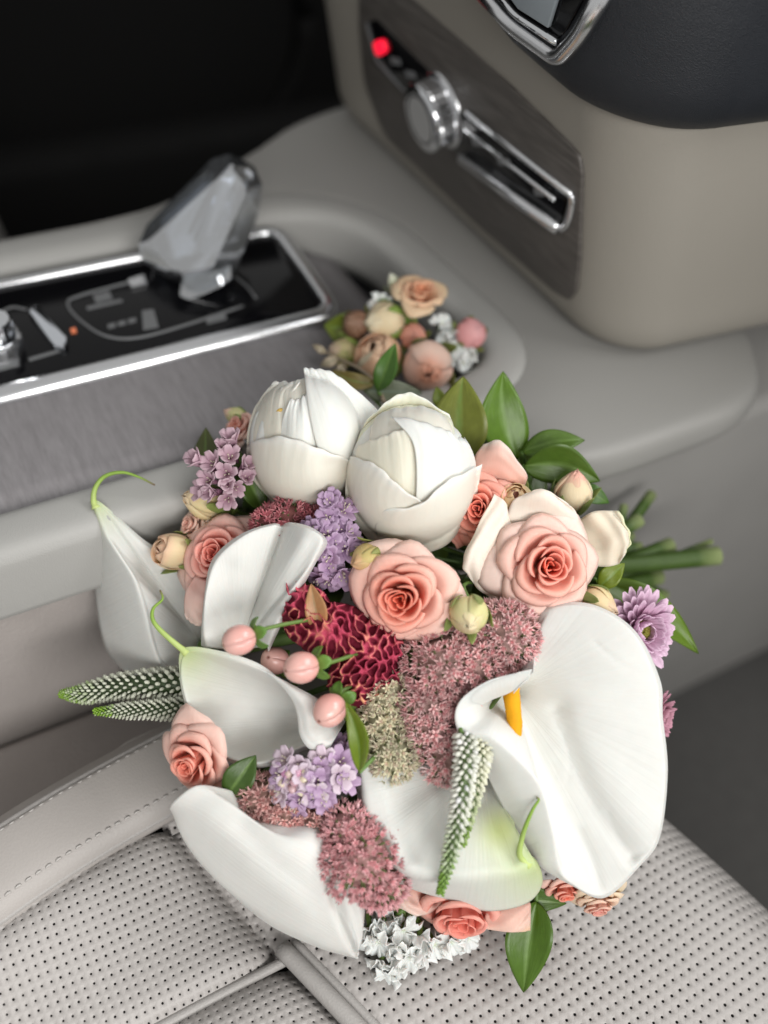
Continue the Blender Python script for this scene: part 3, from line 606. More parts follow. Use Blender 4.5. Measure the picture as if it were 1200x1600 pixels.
calla('white calla lily with a folded upright lip behind the berries', (372, 1016, -40), 26,
      [(322, 1012, -4, 316, 1010, -16), (319, 970, 8, 315, 968, -6), (324, 922, 12, 321, 918, -4), (341, 878, 10, 336, 872, -10), (384, 840, 4, 381, 834, -12), (424, 824, -8, 424, 817, -22), (441, 828, -22, 442, 821, -34), (452, 826, 2, 458, 818, -10), (480, 830, 34, 486, 823, 14),
       (500, 846, 44, 510, 848, 14), (486, 882, 40, 494, 882, 16), (458, 922, 32, 467, 926, 10), (434, 968, 16, 440, 972, 0), (418, 1010, 10, 420, 1020, -4)],
      Z=.505, throat_green=.1, n=(150, 60), prof=1.45, wob=1.2, creases=[([(441, 830), (425, 880), (402, 940), (380, 1000)], 9, 9), ([(470, 850), (440, 910), (410, 970)], -4, 14), ([(360, 890), (352, 940), (350, 990)], 4, 16)])
calla('white calla lily nearest the console with a long green hooked tail', (318, 1010, -46), 24,
      [(318, 920, -30, 318, 912, -40), (276, 888, -12, 280, 880, -22), (230, 856, 0, 232, 847, -12), (186, 818, 8, 188, 810, 2), (152, 790, 14, 143, 782, 8), (160, 824, 22, 142, 826, -60), (178, 858, 26, 143, 872, -90), (202, 900, 26, 146, 925, -100), (220, 952, 24, 157, 985, -100),
       (232, 1000, 18, 176, 1030, -96), (246, 1036, 10, 205, 1056, -80), (276, 1052, -4, 256, 1062, -60), (304, 1052, -20, 300, 1062, -50)],
      tail=[(150, 794, 12), (146, 782, 12), (149, 762, 14), (164, 744, 12), (190, 738, 8), (216, 745, 2), (242, 758, -4)], Z=.548, tipi=4, greenr=34, throat_green=.1, n=(150, 60), msoft=.2, creases=[([(215, 870), (260, 915), (300, 960)], 4, 14)])
# lowest calla seen from its outside: a direct control grid (rows along the flower, columns across)
g0 = np.array([[(300, 1236, -42), (268, 1262, -20), (272, 1252, 14), (306, 1228, 22), (348, 1232, 6), (372, 1240, -14)],
               [(300, 1322, -46), (288, 1306, -14), (318, 1276, 26), (352, 1252, 34), (382, 1282, 20), (398, 1270, -14)],
               [(350, 1384, -46), (346, 1372, -12), (388, 1328, 34), (420, 1304, 40), (436, 1302, 28), (452, 1286, -10)],
               [(420, 1444, -44), (426, 1428, -10), (464, 1384, 32), (490, 1340, 36), (496, 1310, 24), (506, 1290, -12)],
               [(498, 1480, -38), (498, 1466, -6), (520, 1424, 22), (522, 1392, 20), (548, 1384, 24), (566, 1366, 2)],
               [(545, 1493, -22), (542, 1486, -6), (550, 1462, 6), (548, 1440, 8), (562, 1424, 14), (569, 1408, 4)],
               [(560, 1497, -12), (558, 1496, -8), (560, 1492, -2), (560, 1486, 2), (564, 1470, 6), (566, 1456, 4)]], float)
tF = thing('calla_lily', 'white calla lily lying lowest on the seat with its outside turned up', 'calla lily', Wn(np.array((420, 1380, -40.)), .486), 'white calla lilies')
A = cr(cr(g0, 140, 0), 70, 1); a = np.linspace(0, 1, 140)[:, None]; b = np.linspace(0, 1, 70)[None]
A[..., 2] += 2.2 * np.sin(a * 14 + b * 4) + 1.2 * np.sin(a * 31 - b * 9)
for (pl_, dp, wd_) in [([(516, 1385), (522, 1412), (540, 1455), (556, 1488)], 9, 6), ([(536, 1395), (548, 1440), (560, 1480)], -5, 8), ([(330, 1290), (400, 1360), (480, 1430)], -5, 24), ([(380, 1290), (430, 1345), (500, 1400)], 5, 20)]: A[..., 2] -= dp * np.exp(-(poly_dist(A, pl_) / wd_) ** 2)
V, F, C, U = sheet(Wn(A, .486), .0012, WHITE); add('spathe', V, F, M_CALLA, tF, C, U)
stem_for(tF, Wn(np.array((480, 1330, -60.)), .486), CB[:, 2] * .2, 11, (.2, .33, .09), .49)

# ---- generic blossoms in local units (z = facing) ------------------
def place(P, Rm, c, s): return P.reshape(-1, 3) @ (Rm.T * s) + c
def petal_grid(nu=11, nv=9): return np.linspace(-1, 1, nu)[None, :], np.linspace(0, 1, nv)[:, None]
def rose(label, px, py, rpx, face=(0, 0, 1), spin=0, N=27, inner=(.95, .20, .12), midc=(.96, .36, .265), outer=(.95, .61, .52), Z=None, h=0, tight=1.0, squash=1.0, cat='rose', name='rose', group='pink roses', stem=True, openness=1.0, edge=(.95, .71, .63)):
    Z = (Z or Zs(px, py)) * (1 - h / FPX); c = W(px, py, Z); s = rpx * Z / FPX; Rm = frame(face, spin); Rm = Rm @ np.diag([1, squash, 1])
    t = thing(name, label, cat, c - Rm[:, 2] * s * .5, group)
    u, v = petal_grid(13, 10)
    nc = max(6, int(N * .36))
    for i in range(N):
        f = i / (N - 1); phi = i * 2.39996 + rng.normal(0, .15)
        Rt = (.06 + .24 * i / (nc - 1) if i < nc else .34 + .66 * ((i - nc) / (N - nc - 1)) ** (.9 * tight)) * (1 + rng.normal(0, .04))
        ht = .40 + .12 * sin(pi * min(1, f * 1.7)) - .50 * f ** 2.0 * openness + rng.normal(0, .015); zb = -.42
        w = lerp(1.35, .92, f ** .6) * (1 + rng.normal(0, .06)); k = lerp(1.52, 2.0, f)
        pt = .13 * f * np.exp(-((u - .15 * rng.normal()) / .24) ** 2); ve = v * (1 - .17 * np.abs(u) ** 2.2 + pt)
        rho = Rt * ((1 - f) * np.sin(np.clip(ve, 0, 1.1) * pi / 2) ** .55 + f * ve ** .9)
        rho = rho * (1 + .10 * u * (1 - f)) + .014 * np.sin(u * 4 + i) * ve
        z = zb + (ht - zb) * np.sin(ve * k) - .05 * f * np.abs(u) ** 3 * ve + .020 * f * np.sin(u * 6 + i * 1.7) * ve ** 2
        curl = (.035 + .075 * f) * sm(.80, 1.08, ve) * (.35 + .9 * np.abs(u)) * min(1, f * 3); z = z - curl * 1.5; rho = rho + curl * .25
        al = phi + w * u * (.45 + .55 * ve ** .45)
        rho = rho * (1 + (.16 - .08 * f) * np.cos(2.2 * w * u) * np.clip(ve, 0, 1) * (f > .02) - .06)
        P = np.stack([rho * np.cos(al), rho * np.sin(al), z + 0 * u], -1)
        base = lerp(inner, midc, min(1, f * 2.0)) if f < .5 else lerp(midc, outer, (f - .5) * 2)
        base = base * (1 + rng.normal(0, .035)); C = lerp(base, np.broadcast_to(edge, P.shape), (.55 * f * sm(.6, 1, ve * np.ones_like(u)))[..., None])
        C = lerp(C, (.80, .60, .28), (.45 * np.exp(-v / .16) * np.ones_like(u))[..., None]); C = np.clip(C, 0, .97)
        G = place(P, Rm, c, s).reshape(P.shape); V, F, C, U = sheet(G, .00075, C); add('petal', V, F, M_ROSE, t, C, U)
    # green calyx under the petals
    prof = [(.05, -.75), (.12, -.70), (.17, -.58), (.16, -.45), (.10, -.38)]; P = np.array([[0, 0, z] for _, z in prof]); V, F, C = tube(P, [r for r, _ in prof], 10, (.12, .20, .05))
    add('calyx', place(V, Rm, c, s), F, M_STEM, t, C)
    if stem: stem_for(t, c - Rm[:, 2] * s * .7, Rm[:, 2] * .8, 6, Z=Z)
    return t, c, s, Rm, Z
def px_sheet(name, grid, Z, mat, parent, col, thick=.0008, n=(26, 22), wob=0):
    A = cr(cr(np.array(grid, float), n[0], 0), n[1], 1)
    if wob:
        a = np.linspace(0, 1, n[0])[:, None]; b = np.linspace(0, 1, n[1])[None]; q = rng.random(4) * 6
        A[..., 2] += wob * (np.sin(a * 9 + q[0]) * np.sin(b * 8 + q[1]) + .6 * np.sin(a * 21 + q[2] + b * 5)); A[..., 0] += .4 * wob * np.sin(b * 25 + q[3]) * a ** 3
    C = col(np.linspace(0, 1, n[0])[:, None], np.linspace(0, 1, n[1])[None]) if callable(col) else col
    V, F, C, U = sheet(Wn(A, Z), thick, C); return add(name, V, F, mat, parent, C, U)
def grad(c0, c1, c2=None):
    def f(a, b):
        t = (a * np.ones_like(b))[..., None]; o = lerp(c0, c1, t)
        if c2 is not None: o = lerp(o, c2, sm(.8, 1, t))
        return o
    return f
t1, *_ = rose('fully open coral pink rose just below the white peonies', 632, 930, 98, (-.22, -.12, 1), 20, 28, h=18, squash=.93)
Z1 = Zs(632, 930) * (1 - 18 / FPX)
t2, *_ = rose('pale pink rose with coral heart and cream guard petals beside the buds', 852, 884, 96, (.10, .05, 1), 75, 28, inner=(.95, .21, .14), midc=(.96, .42, .33), outer=(.95, .69, .61), h=24)
Z2 = Zs(852, 884) * (1 - 24 / FPX); PALE = ((.90, .76, .63), (.93, .80, .71), (.90, .80, .68))
px_sheet('petal', [[(842, 930, -44), (838, 890, -40), (850, 850, -44)], [(790, 940, -30), (780, 880, -16), (800, 812, -26)], [(752, 925, -18), (744, 868, 0), (790, 785, -14)], [(735, 905, -16), (724, 872, -4), (772, 772, -20)]], Z2, M_ROSE, t2, grad(*PALE), wob=2.5)
px_sheet('petal', [[(800, 860, -46), (850, 880, -40), (900, 860, -46)], [(790, 820, -30), (850, 820, -20), (905, 830, -32)], [(800, 785, -18), (852, 775, -4), (900, 800, -16)], [(820, 772, -18), (848, 764, -8), (880, 782, -14)]], Z2, M_ROSE, t2, grad(*PALE), wob=2.5)
px_sheet('petal', [[(890, 870, -52), (900, 850, -48), (895, 820, -52)], [(935, 885, -36), (945, 845, -24), (925, 800, -34)], [(965, 882, -30), (975, 840, -18), (955, 798, -26)], [(972, 872, -30), (986, 842, -24), (968, 798, -30)]], Z2, M_ROSE, t2, grad((.80, .66, .50), (.84, .76, .64), (.74, .74, .46)), wob=4)
px_sheet('petal', [[(840, 900, -48), (860, 905, -44), (885, 895, -48)], [(820, 935, -34), (860, 945, -24), (900, 930, -34)], [(815, 952, -26), (855, 962, -16), (905, 950, -24)], [(828, 958, -28), (856, 966, -22), (890, 958, -26)]], Z2, M_ROSE, t2, grad(*PALE), wob=2)
t3, c3, s3, R3, Z3 = rose('deep coral rose half hidden behind the right white peony', 752, 796, 66, (-.38, .05, 1), 10, 24, inner=(.94, .24, .17), midc=(.94, .33, .25), outer=(.94, .46, .37), edge=(.94, .52, .44), h=-6, squash=1.1)
px_sheet('petal', [[(770, 800, -40), (790, 790, -36), (810, 790, -40)], [(745, 750, -16), (780, 745, 0), (818, 765, -16)], [(742, 715, -6), (785, 715, 14), (824, 748, -6)], [(756, 694, -10), (785, 690, 6), (824, 742, -10)]], Z3, M_ROSE, t3, grad((.87, .40, .31), (.87, .58, .50), (.86, .70, .62)), wob=2)
px_sheet('petal', [[(770, 830, -44), (745, 800, -40), (750, 770, -44)], [(730, 850, -20), (705, 815, -8), (730, 765, -20)], [(715, 858, -10), (698, 830, 0), (716, 790, -10)]], Z3, M_ROSE, t3, grad((.88, .34, .25), (.88, .44, .36)), wob=2)
t4, *_ = rose('soft pink rose tucked behind the upright white calla', 346, 872, 82, (-.30, .30, .9), 0, 26, inner=(.95, .28, .22), midc=(.95, .42, .35), outer=(.94, .57, .49), h=-16)
Z4 = Zs(340, 900)
px_sheet('petal', [[(335, 900, -20), (320, 905, -10), (305, 900, -20)], [(345, 930, -6), (315, 935, 6), (290, 925, -8)], [(340, 965, -2), (310, 968, 6), (288, 955, -8)], [(330, 976, -6), (308, 978, 0), (292, 968, -10)]], Z4 * .995, M_ROSE, t4, grad((.84, .50, .44), (.85, .66, .58)), wob=3)
rose('small peach rose peeking out left of the white peonies', 376, 672, 40, (-.5, .5, .7), 0, 18, inner=(.85, .34, .26), midc=(.85, .46, .38), outer=(.84, .58, .48), h=-20)
rose('pink rose under the veronica spikes at the console side', 308, 1184, 74, (-.40, -.28, .86), 30, 26, inner=(.95, .26, .18), midc=(.95, .40, .31), outer=(.94, .58, .50), h=-16)
t7, *_ = rose('wide pink rose hanging face down under the tailed calla', 720, 1402, 108, (-.06, -.62, .76), 20, 26, inner=(.95, .24, .18), midc=(.95, .36, .29), outer=(.94, .54, .46), Z=.520)
px_sheet('petal', [[(760, 1410, -30), (790, 1400, -24), (815, 1400, -30)], [(758, 1430, -12), (795, 1425, 0), (828, 1410, -10)], [(756, 1450, -10), (800, 1452, 2), (829, 1428, -8)], [(775, 1446, -14), (810, 1456, -4), (828, 1454, -10)]], .508, M_ROSE, t7, grad((.86, .46, .38), (.86, .60, .50), (.82, .52, .36)), wob=2)
px_sheet('petal', [[(700, 1400, -30), (670, 1395, -24), (660, 1380, -30)], [(675, 1425, -12), (640, 1410, -4), (628, 1385, -14)], [(650, 1432, -14), (622, 1415, -6), (612, 1385, -16)]], .508, M_ROSE, t7, grad((.86, .46, .38), (.86, .66, .58)), wob=2)
rose('small pink rose between the two lower callas and the seat', 882, 1384, 44, (.1, -.7, .7), 0, 20, Z=.522, h=0)
rose('fading cream and pink spray rose lying on the perforated seat', 932, 1404, 46, (.05, -.75, .6), 40, 22, inner=(.80, .25, .22), midc=(.84, .52, .40), outer=(.80, .66, .42), edge=(.84, .66, .55), Z=.522)
rose('pale pink spray rose squeezed between the buds at console side', 303, 822, 36, (-.6, .3, .7), 0, 18, inner=(.82, .40, .32), midc=(.82, .52, .42), outer=(.82, .60, .48), h=-18)

# ---- peonies -------------------------------------------------------
def peony(label, px, py, rx, ry, face, petals, Z=None, h=0, spin=0):
    Z = (Z or Zs(px, py)) * (1 - h / FPX); c = W(px, py, Z); s = Z / FPX; Rm = frame(face, spin)
    t = thing('peony', label, 'peony', c, 'white peony buds'); u, v = petal_grid(33, 26)
    for (phi, hw, tip, off, fl, pk, green) in petals:
        uu = u; q = rng.random(5) * 6
        th_tip = R_(tip) + R_(26) * np.abs(uu) ** 2.4 - R_(pk) * np.exp(-(uu / .22) ** 2) + R_(2.2) * np.sin(uu * 9 + q[0]) + R_(1.2) * np.sin(uu * 23 + q[1])
        th_ = R_(172) + (th_tip - R_(172)) * v
        wd = R_(hw) * (.25 + .75 * np.sin(np.clip(v * 1.15, 0, 1.0) * pi / 2)) / np.maximum(np.sin(np.clip(th_, R_(24), R_(150))), .45) * .80
        r = 1 + off + fl * sm(.72, 1, v) + .010 * np.sin(uu * 11 + q[2]) * v + .008 * np.sin(uu * 19 + v * 9 + q[3]) + .035 * np.abs(uu) ** 3 * v
        al = R_(phi) + wd * uu
        P = np.stack([r * np.sin(th_) * np.cos(al), r * np.sin(th_) * np.sin(al), r * np.cos(th_) + 0 * uu], -1)
        L = P @ (CB.T @ Rm).T; L = L * np.array([rx, ry, (rx + ry) / 2]) * s; G = (L.reshape(-1, 3) @ CB.T + c).reshape(P.shape)
        C = lerp((.74, .74, .58) if green else (.80, .775, .70), (.83, .815, .77), sm(.1, .75, v * np.ones_like(uu))[..., None])
        if green: C = lerp(C, (.72, .75, .55), .5)
        V, F, C, U = sheet(G, .0009, C); add('petal', V, F, M_PEONY, t, C, U)
    stem_for(t, c - Rm[:, 2] * rx * s, Rm[:, 2], 8, Z=Z); return t, c, s, Z
inner = [(0, 80, 6, -.12, -.02, 4, 1), (120, 80, 5, -.10, -.02, 4, 0), (240, 80, 8, -.08, -.02, 5, 0)]
def globe_sheet(t, c, r, Z, rows, col, n=(40, 60), wob=1.2, thick=.0006, lift=3.5):
    A = cr(cr(np.array(rows, float), n[0], 0), n[1], 1)
    d2 = ((A[..., 0] - c[0]) / r[0]) ** 2 + ((A[..., 1] - c[1]) / r[1]) ** 2
    A[..., 2] += r[2] * np.sqrt(np.clip(1 - d2, 0, 1))
    a = np.linspace(0, 1, n[0])[:, None]; b = np.linspace(0, 1, n[1])[None]; q = rng.random(6) * 6
    A[..., 2] += wob * (np.sin(a * 6 + q[0]) * np.sin(b * 7 + q[1]) + .45 * np.sin(b * 24 + q[2] + 2 * a) * a + .28 * np.sin(b * 61 + 3 * np.sin(a * 4 + q[5])) * a ** 2) + lift * sm(.45, 1, a) - 1.5 * sm(.94, 1, a)
    A[..., 1] += wob * a ** 4 * (1.6 * np.sin(b * 9 + q[3]) + .8 * np.sin(b * 31 + q[5])); A[..., 0] += .6 * wob * a ** 4 * np.sin(b * 11 + q[4])
    V, F, C, U = sheet(Wn(A, Z), thick, col(a, b)); add('petal', V, F, M_PEONY, t, C, U)
CREAM = grad((.82, .745, .62), (.84, .79, .70), (.86, .83, .77)); CREAMG = grad((.80, .77, .56), (.83, .81, .66), (.85, .83, .74)); OCH = grad((.84, .77, .62), (.83, .77, .64), (.84, .79, .68)); PURE = grad((.85, .82, .74), (.87, .855, .815))
c2, r2 = (643, 742), (101, 108, 105)
tp2, cp2, sp2, Zp2 = peony('larger white peony bud whose overlapping petals cup upward', 643, 742, 98, 104, (.10, .60, .80), inner + [(95, 75, 12, -.04, .0, 6, 0), (200, 80, 30, -.02, .0, 6, 0), (300, 80, 30, -.01, .0, 6, 0)], h=30)
globe_sheet(tp2, c2, r2, Zp2, [[(556, 720, -30), (600, 700, -50), (650, 690, -50), (715, 720, -30)], [(558, 690, -6), (600, 665, -26), (650, 655, -26), (712, 690, -8)], [(572, 658, 6), (608, 640, 0), (655, 632, 0), (708, 664, 4)], [(582, 646, 6), (615, 622, 6), (650, 614, 8), (702, 650, 6)]], CREAMG)
globe_sheet(tp2, c2, r2, Zp2, [[(570, 740, -6), (620, 745, 0), (670, 745, 0), (715, 735, -6)], [(575, 700, 2), (620, 690, 5), (665, 690, 5), (712, 705, 0)], [(580, 668, 4), (620, 655, 7), (660, 652, 7), (707, 672, 4)], [(588, 650, 4), (622, 638, 7), (655, 634, 7), (697, 652, 4)]], CREAM)
globe_sheet(tp2, c2, r2, Zp2, [[(560, 800, -16), (600, 820, -10), (640, 820, -10), (680, 810, -16)], [(556, 750, -2), (600, 755, 4), (635, 755, 5), (668, 750, -4)], [(556, 712, 1), (595, 700, 7), (630, 695, 8), (656, 700, 0)], [(560, 698, 2), (592, 682, 8), (622, 674, 9), (650, 670, 4)]], OCH)
globe_sheet(tp2, c2, r2, Zp2, [[(700, 830, -20), (680, 830, -10), (655, 825, -8), (640, 820, -10)], [(742, 770, -6), (715, 765, 6), (680, 760, 10), (650, 775, 6)], [(736, 720, 0), (715, 705, 8), (680, 695, 13), (646, 695, 12)], [(716, 690, 4), (698, 672, 9), (665, 660, 14), (612, 652, 16)]], PURE)
globe_sheet(tp2, c2, r2, Zp2, [[(590, 862, -26), (620, 868, -20), (660, 860, -20), (700, 845, -26)], [(545, 800, -4), (580, 815, 8), (630, 820, 10), (690, 815, 0)], [(540, 745, 0), (568, 760, 10), (610, 780, 13), (664, 792, 8)], [(544, 708, 3), (578, 722, 10), (612, 748, 14), (656, 782, 13)]], CREAM)
globe_sheet(tp2, c2, r2, Zp2, [[(600, 860, -30), (650, 866, -16), (700, 850, -16), (735, 800, -30)], [(586, 830, 4), (640, 840, 14), (705, 820, 14), (746, 770, 0)], [(592, 806, 10), (640, 806, 18), (700, 790, 18), (750, 745, 8)], [(604, 794, 12), (660, 786, 19), (704, 748, 20), (754, 724, 22)]], CREAM)
c1, r1 = (478, 694), (89, 106, 98)
tp1, cp1, sp1, Zp1 = peony('left white peony bud with a crumpled top and pointed petal', 478, 694, 86, 102, (-.15, .62, .76), inner + [(150, 75, 16, -.04, .0, 6, 0), (60, 75, 14, -.04, .0, 6, 1), (250, 80, 30, -.02, .0, 4, 0)], h=20)
globe_sheet(tp1, c1, r1, Zp1, [[(388, 720, -16), (400, 715, -4), (415, 715, 0), (440, 720, -6)], [(386, 680, 0), (402, 665, 6), (425, 660, 8), (446, 670, 4)], [(396, 640, 2), (412, 622, 7), (432, 612, 9), (452, 625, 5)], [(410, 618, 2), (428, 602, 8), (450, 594, 10), (470, 602, 6)]], CREAM, wob=2.2)
globe_sheet(tp1, c1, r1, Zp1, [[(420, 700, -6), (450, 700, 0), (490, 700, 0), (520, 700, -6)], [(425, 660, 3), (450, 650, 6), (485, 645, 6), (510, 655, 3)], [(432, 625, 4), (455, 612, 7), (480, 606, 7), (505, 625, 4)], [(440, 606, 4), (458, 597, 7), (478, 594, 7), (495, 606, 4)]], CREAM)
globe_sheet(tp1, c1, r1, Zp1, [[(436, 730, -14), (460, 735, -4), (490, 730, -4), (520, 720, -14)], [(438, 690, 4), (462, 685, 10), (490, 682, 10), (520, 690, 2)], [(442, 655, 8), (464, 648, 13), (488, 645, 13), (512, 660, 6)], [(454, 628, 8), (468, 620, 13), (482, 618, 13), (496, 632, 8)]], PURE, wob=2.0)
globe_sheet(tp1, c1, r1, Zp1, [[(440, 800, -26), (480, 808, -18), (520, 800, -18), (556, 770, -26)], [(392, 745, 0), (440, 770, 12), (500, 770, 14), (556, 740, 4)], [(385, 705, 4), (435, 720, 14), (490, 725, 17), (548, 725, 10)], [(390, 688, 6), (440, 684, 15), (496, 698, 19), (546, 720, 16)]], CREAM)
globe_sheet(tp1, c1, r1, Zp1, [[(520, 770, -30), (545, 765, -16), (565, 745, -16), (575, 720, -30)], [(500, 715, 6), (540, 712, 16), (572, 690, 16), (592, 668, 10)], [(485, 655, 16), (525, 660, 26), (566, 655, 26), (595, 648, 18)], [(478, 608, 20), (505, 612, 30), (540, 612, 30), (572, 622, 20)], [(475, 577, 22), (490, 574, 28), (516, 582, 30), (545, 598, 22)]], PURE)
V, F, C = tube(Wn(np.array([(431, 652, 60.), (436, 645, 74), (440, 640, 82)]), Zp1), [.0022, .0026, .0010], 8, (.62, .42, .12)); add('stamen', V, F, M_CEL, tp1, C)
# ---- rose buds ------------------------------------------------------
def bud(label, px, py, lpx, face, col=(.80, .62, .36), tipc=(.82, .45, .34), wide=.34, sep=(.20, .27, .07), opening=.0, h=0, Z=None, cat='rose bud', group='small rose buds', name='rose_bud', seplen=.62, stem=True):
    """Closed bud: wrapped petals, calyx and pointed sepals; lpx is its length, centred on px, py."""
    Z = (Z or Zs(px, py)) * (1 - h / FPX); s = lpx * Z / FPX; Rm = frame(face, rng.random() * 360); c = W(px, py, Z) - Rm[:, 2] * s * .5
    t = thing(name, label, cat, c, group); u, v = petal_grid(11, 12)
    for i in range(7):
        f = i / 6; w = 1.25; off = .80 + .20 * f; top = .97 - .06 * f
        ve = v * (1 - .10 * np.abs(u) ** 2.5 + .04 * np.exp(-(u / .2) ** 2))
        rho = wide * off * np.sin(pi * np.clip(.10 + (.89 - opening * f) * ve, 0, 1)) ** .8 * (1 + .05 * u) + .010 * np.sin(u * 5 + i) * ve + .03 * f * sm(.9, 1.02, ve)
        al = i * 2.39996 + w * u * (.5 + .5 * ve ** .4); P = np.stack([rho * np.cos(al), rho * np.sin(al), .08 + top * .92 * ve], -1)
        C = lerp(lerp(col, tipc, .8 * (1 - f)), tipc, (sm(.75, 1, ve * np.ones_like(u)) * .8)[..., None]) * (1 + rng.normal(0, .04))
        V, F, C, U = sheet(place(P, Rm, c, s).reshape(P.shape), .0006, np.clip(C, 0, .9)); add('petal', V, F, M_ROSE, t, C, U)
    V, F, C = tube(np.array([[0, 0, z] for z in (-.16, -.10, 0, .08, .14)]), [.05, .11, .16, .17, .12], 10, sep); cal = add('calyx', place(V, Rm, c, s), F, M_STEM, t, C)
    u, v = petal_grid(5, 9)
    for i in range(5):
        ve = v; L = seplen * (1 + rng.normal(0, .15)); rho = wide * 1.04 * np.sin(pi * np.clip(.12 + .80 * L * ve, 0, 1)) ** .8 + .02 + .06 * ve ** 4 * (rng.random() > .4) * 3
        al = i * 2 * pi / 5 + .42 * u * (1 - ve) ** .6; P = np.stack([rho * np.cos(al), rho * np.sin(al), .02 + L * ve + 0 * u], -1)
        V, F, C, U = sheet(place(P, Rm, c, s).reshape(P.shape), .0006, lerp(sep, (.34, .40, .12), .5 * rng.random())); add('sepal', V, F, M_LEAF, cal, C, U)
    if stem: stem_for(t, c - Rm[:, 2] * s * .1, Rm[:, 2] * .6, 3.5, Z=Z)
    return t
bud('cream rose bud with green sepals at the console side of the bouquet', 322, 785, 82, (-.80, .25, .5), (.82, .66, .36), (.84, .62, .42), h=0, opening=.06)
bud('olive and cream rose bud right under the larger peony', 574, 872, 70, (-.70, -.25, .65), (.62, .50, .20), (.66, .38, .22), h=26, seplen=.55, sep=(.30, .32, .09))
bud('plump green and cream rose bud below the two open roses', 732, 962, 74, (-.10, -.42, .9), (.68, .62, .30), (.78, .62, .40), wide=.42, h=34, sep=(.30, .38, .12), seplen=.75)
bud('peach tipped rose bud standing above the pale pink rose', 896, 768, 80, (.05, .85, .5), (.84, .70, .46), (.86, .42, .34), h=8, wide=.38)
bud('cream rose bud between pale pink rose and lilac chrysanthemum', 934, 944, 72, (.75, -.35, .55), (.80, .62, .34), (.84, .56, .40), h=12, wide=.37)
bud('faded rose bud with brown edged petals behind the pale pink rose', 806, 786, 66, (-.15, .55, .8), (.80, .66, .40), (.70, .46, .26), h=14, wide=.46, opening=.16)
bud('greenish pink bud sticking out above the left peony', 368, 650, 42, (-.8, .4, .3), (.60, .60, .28), (.80, .50, .40), h=-10)
bud('half open yellow peach rose bud over the hooked calla', 276, 862, 76, (-.70, .20, .6), (.88, .68, .42), (.88, .54, .38), wide=.38, opening=.26, h=-10)

# ---- leaves ---------------------------------------------------------
def leaf_sheet(b, t, w, hb, ht, Z, bend=0, roll=0, fold=.25, col=(.075, .20, .028), shape=.85, n=(22, 11), wav=.02, mid=(.18, .30, .07)):
    col = np.array(col) * [1.3, .96, .75]; b, t = np.array(b, float), np.array(t, float); d = t - b; L = np.hypot(*d); d /= L; p = np.array([-d[1], d[0]])
    v = np.linspace(0, 1, n[0])[:, None]; u = np.linspace(-1, 1, n[1])[None]
    hw = w * np.sin(pi * v ** shape) ** .85 * (1 - .15 * v); ctr = b + v[..., None] * d * L + (np.sin(pi * v) * bend)[..., None] * p
    lat = u * hw; X = ctr[..., 0] + p[0] * lat * cos(roll); Y = ctr[..., 1] + p[1] * lat * cos(roll)
    Hh = hb + (ht - hb) * v + lat * sin(roll) + fold * np.abs(lat) + 8 * np.sin(pi * v) + wav * L * np.sin(v * 9 + u * 2) * np.abs(u)
    C = lerp(col, mid, (np.exp(-(u / .07) ** 2) * np.ones_like(v) * .7)[..., None]); C = lerp(C, np.array(col) * 1.35, (.5 * (np.sin((v * 14 + np.abs(u) * 2.2) * 2 * pi) > .86) * np.ones_like(u))[..., None] * .4)
    return sheet(Wn(np.stack([X, Y, Hh], -1), Z), .0006, C)
def leaf(label, b, t, w, hb=0, ht=0, Z=None, petiole=True, group='green leaves around the bouquet', **k):
    Z = Z or Zs((b[0] + t[0]) / 2, (b[1] + t[1]) / 2); o = thing('leaf', label, 'leaf', Wn(np.array((b[0], b[1], hb), float), Z), group)
    V, F, C, U = leaf_sheet(b, t, w, hb, ht, Z, **k); add('blade', V, F, M_LEAF, o, C, U)
    if petiole:
        p0 = Wn(np.array((b[0], b[1], hb), float), Z); V, F, C = tube(cr(np.array([p0, lerp(p0, BIND, .25) - CB[:, 2] * .02, lerp(p0, BIND, .6) - CB[:, 2] * .02]), 8), [.0012] * 8, 6, (.12, .22, .05)); add('petiole', V, F, M_STEM, o, C)
    return o
OLIVE = (.15, .21, .035)
leaf('broad olive green leaf standing right above the larger peony', (722, 722), (724, 588), 50, 0, 14, col=(.135, .21, .04), roll=.25, fold=.2, bend=-6)
leaf('bright green upright leaf at the top right of the bouquet', (808, 718), (786, 580), 42, -10, 10, col=(.075, .20, .018), roll=-.3, fold=.35, bend=-12)
leaf('green leaf reaching right above the peach tipped bud', (816, 706), (914, 688), 26, -6, 4, col=(.07, .175, .03), roll=.5, fold=.3, bend=-6)
leaf('wide green leaf drooping right behind the peach tipped bud', (818, 728), (938, 752), 38, -14, -10, col=(.062, .16, .025), roll=-.45, fold=.3, bend=-14)
leaf('small green leaf behind the cream guard petal', (905, 760), (952, 786), 16, -26, -26, col=(.06, .18, .04))
leaf('short bright leaf between guard petal and stems', (935, 918), (976, 880), 18, -20, -16, col=(.13, .24, .02))
leaf('long curved leaf behind the lilac chrysanthemum pointing to the footwell', (930, 905), (1092, 1022), 30, 0, 0, Z=.562, col=(.09, .21, .02), roll=.3, bend=-16, fold=.3)
leaf('dark green pointed leaf resting on the seat below the bouquet', (838, 1408), (818, 1551), 40, -10, -6, Z=.516, col=(.055, .155, .012), roll=-.12, fold=.35, bend=3)
leaf('dark leaf lying across behind the lower small roses', (790, 1400), (885, 1412), 22, -14, -14, Z=.520, col=(.05, .14, .015))
leaf('rounded dark green leaf at the left rear of the bouquet', (320, 770), (322, 668), 28, -26, -20, col=(.075, .12, .04), roll=.5)
leaf('small olive leaf hanging over the console rim', (300, 778), (260, 796), 16, -30, -30, col=OLIVE)
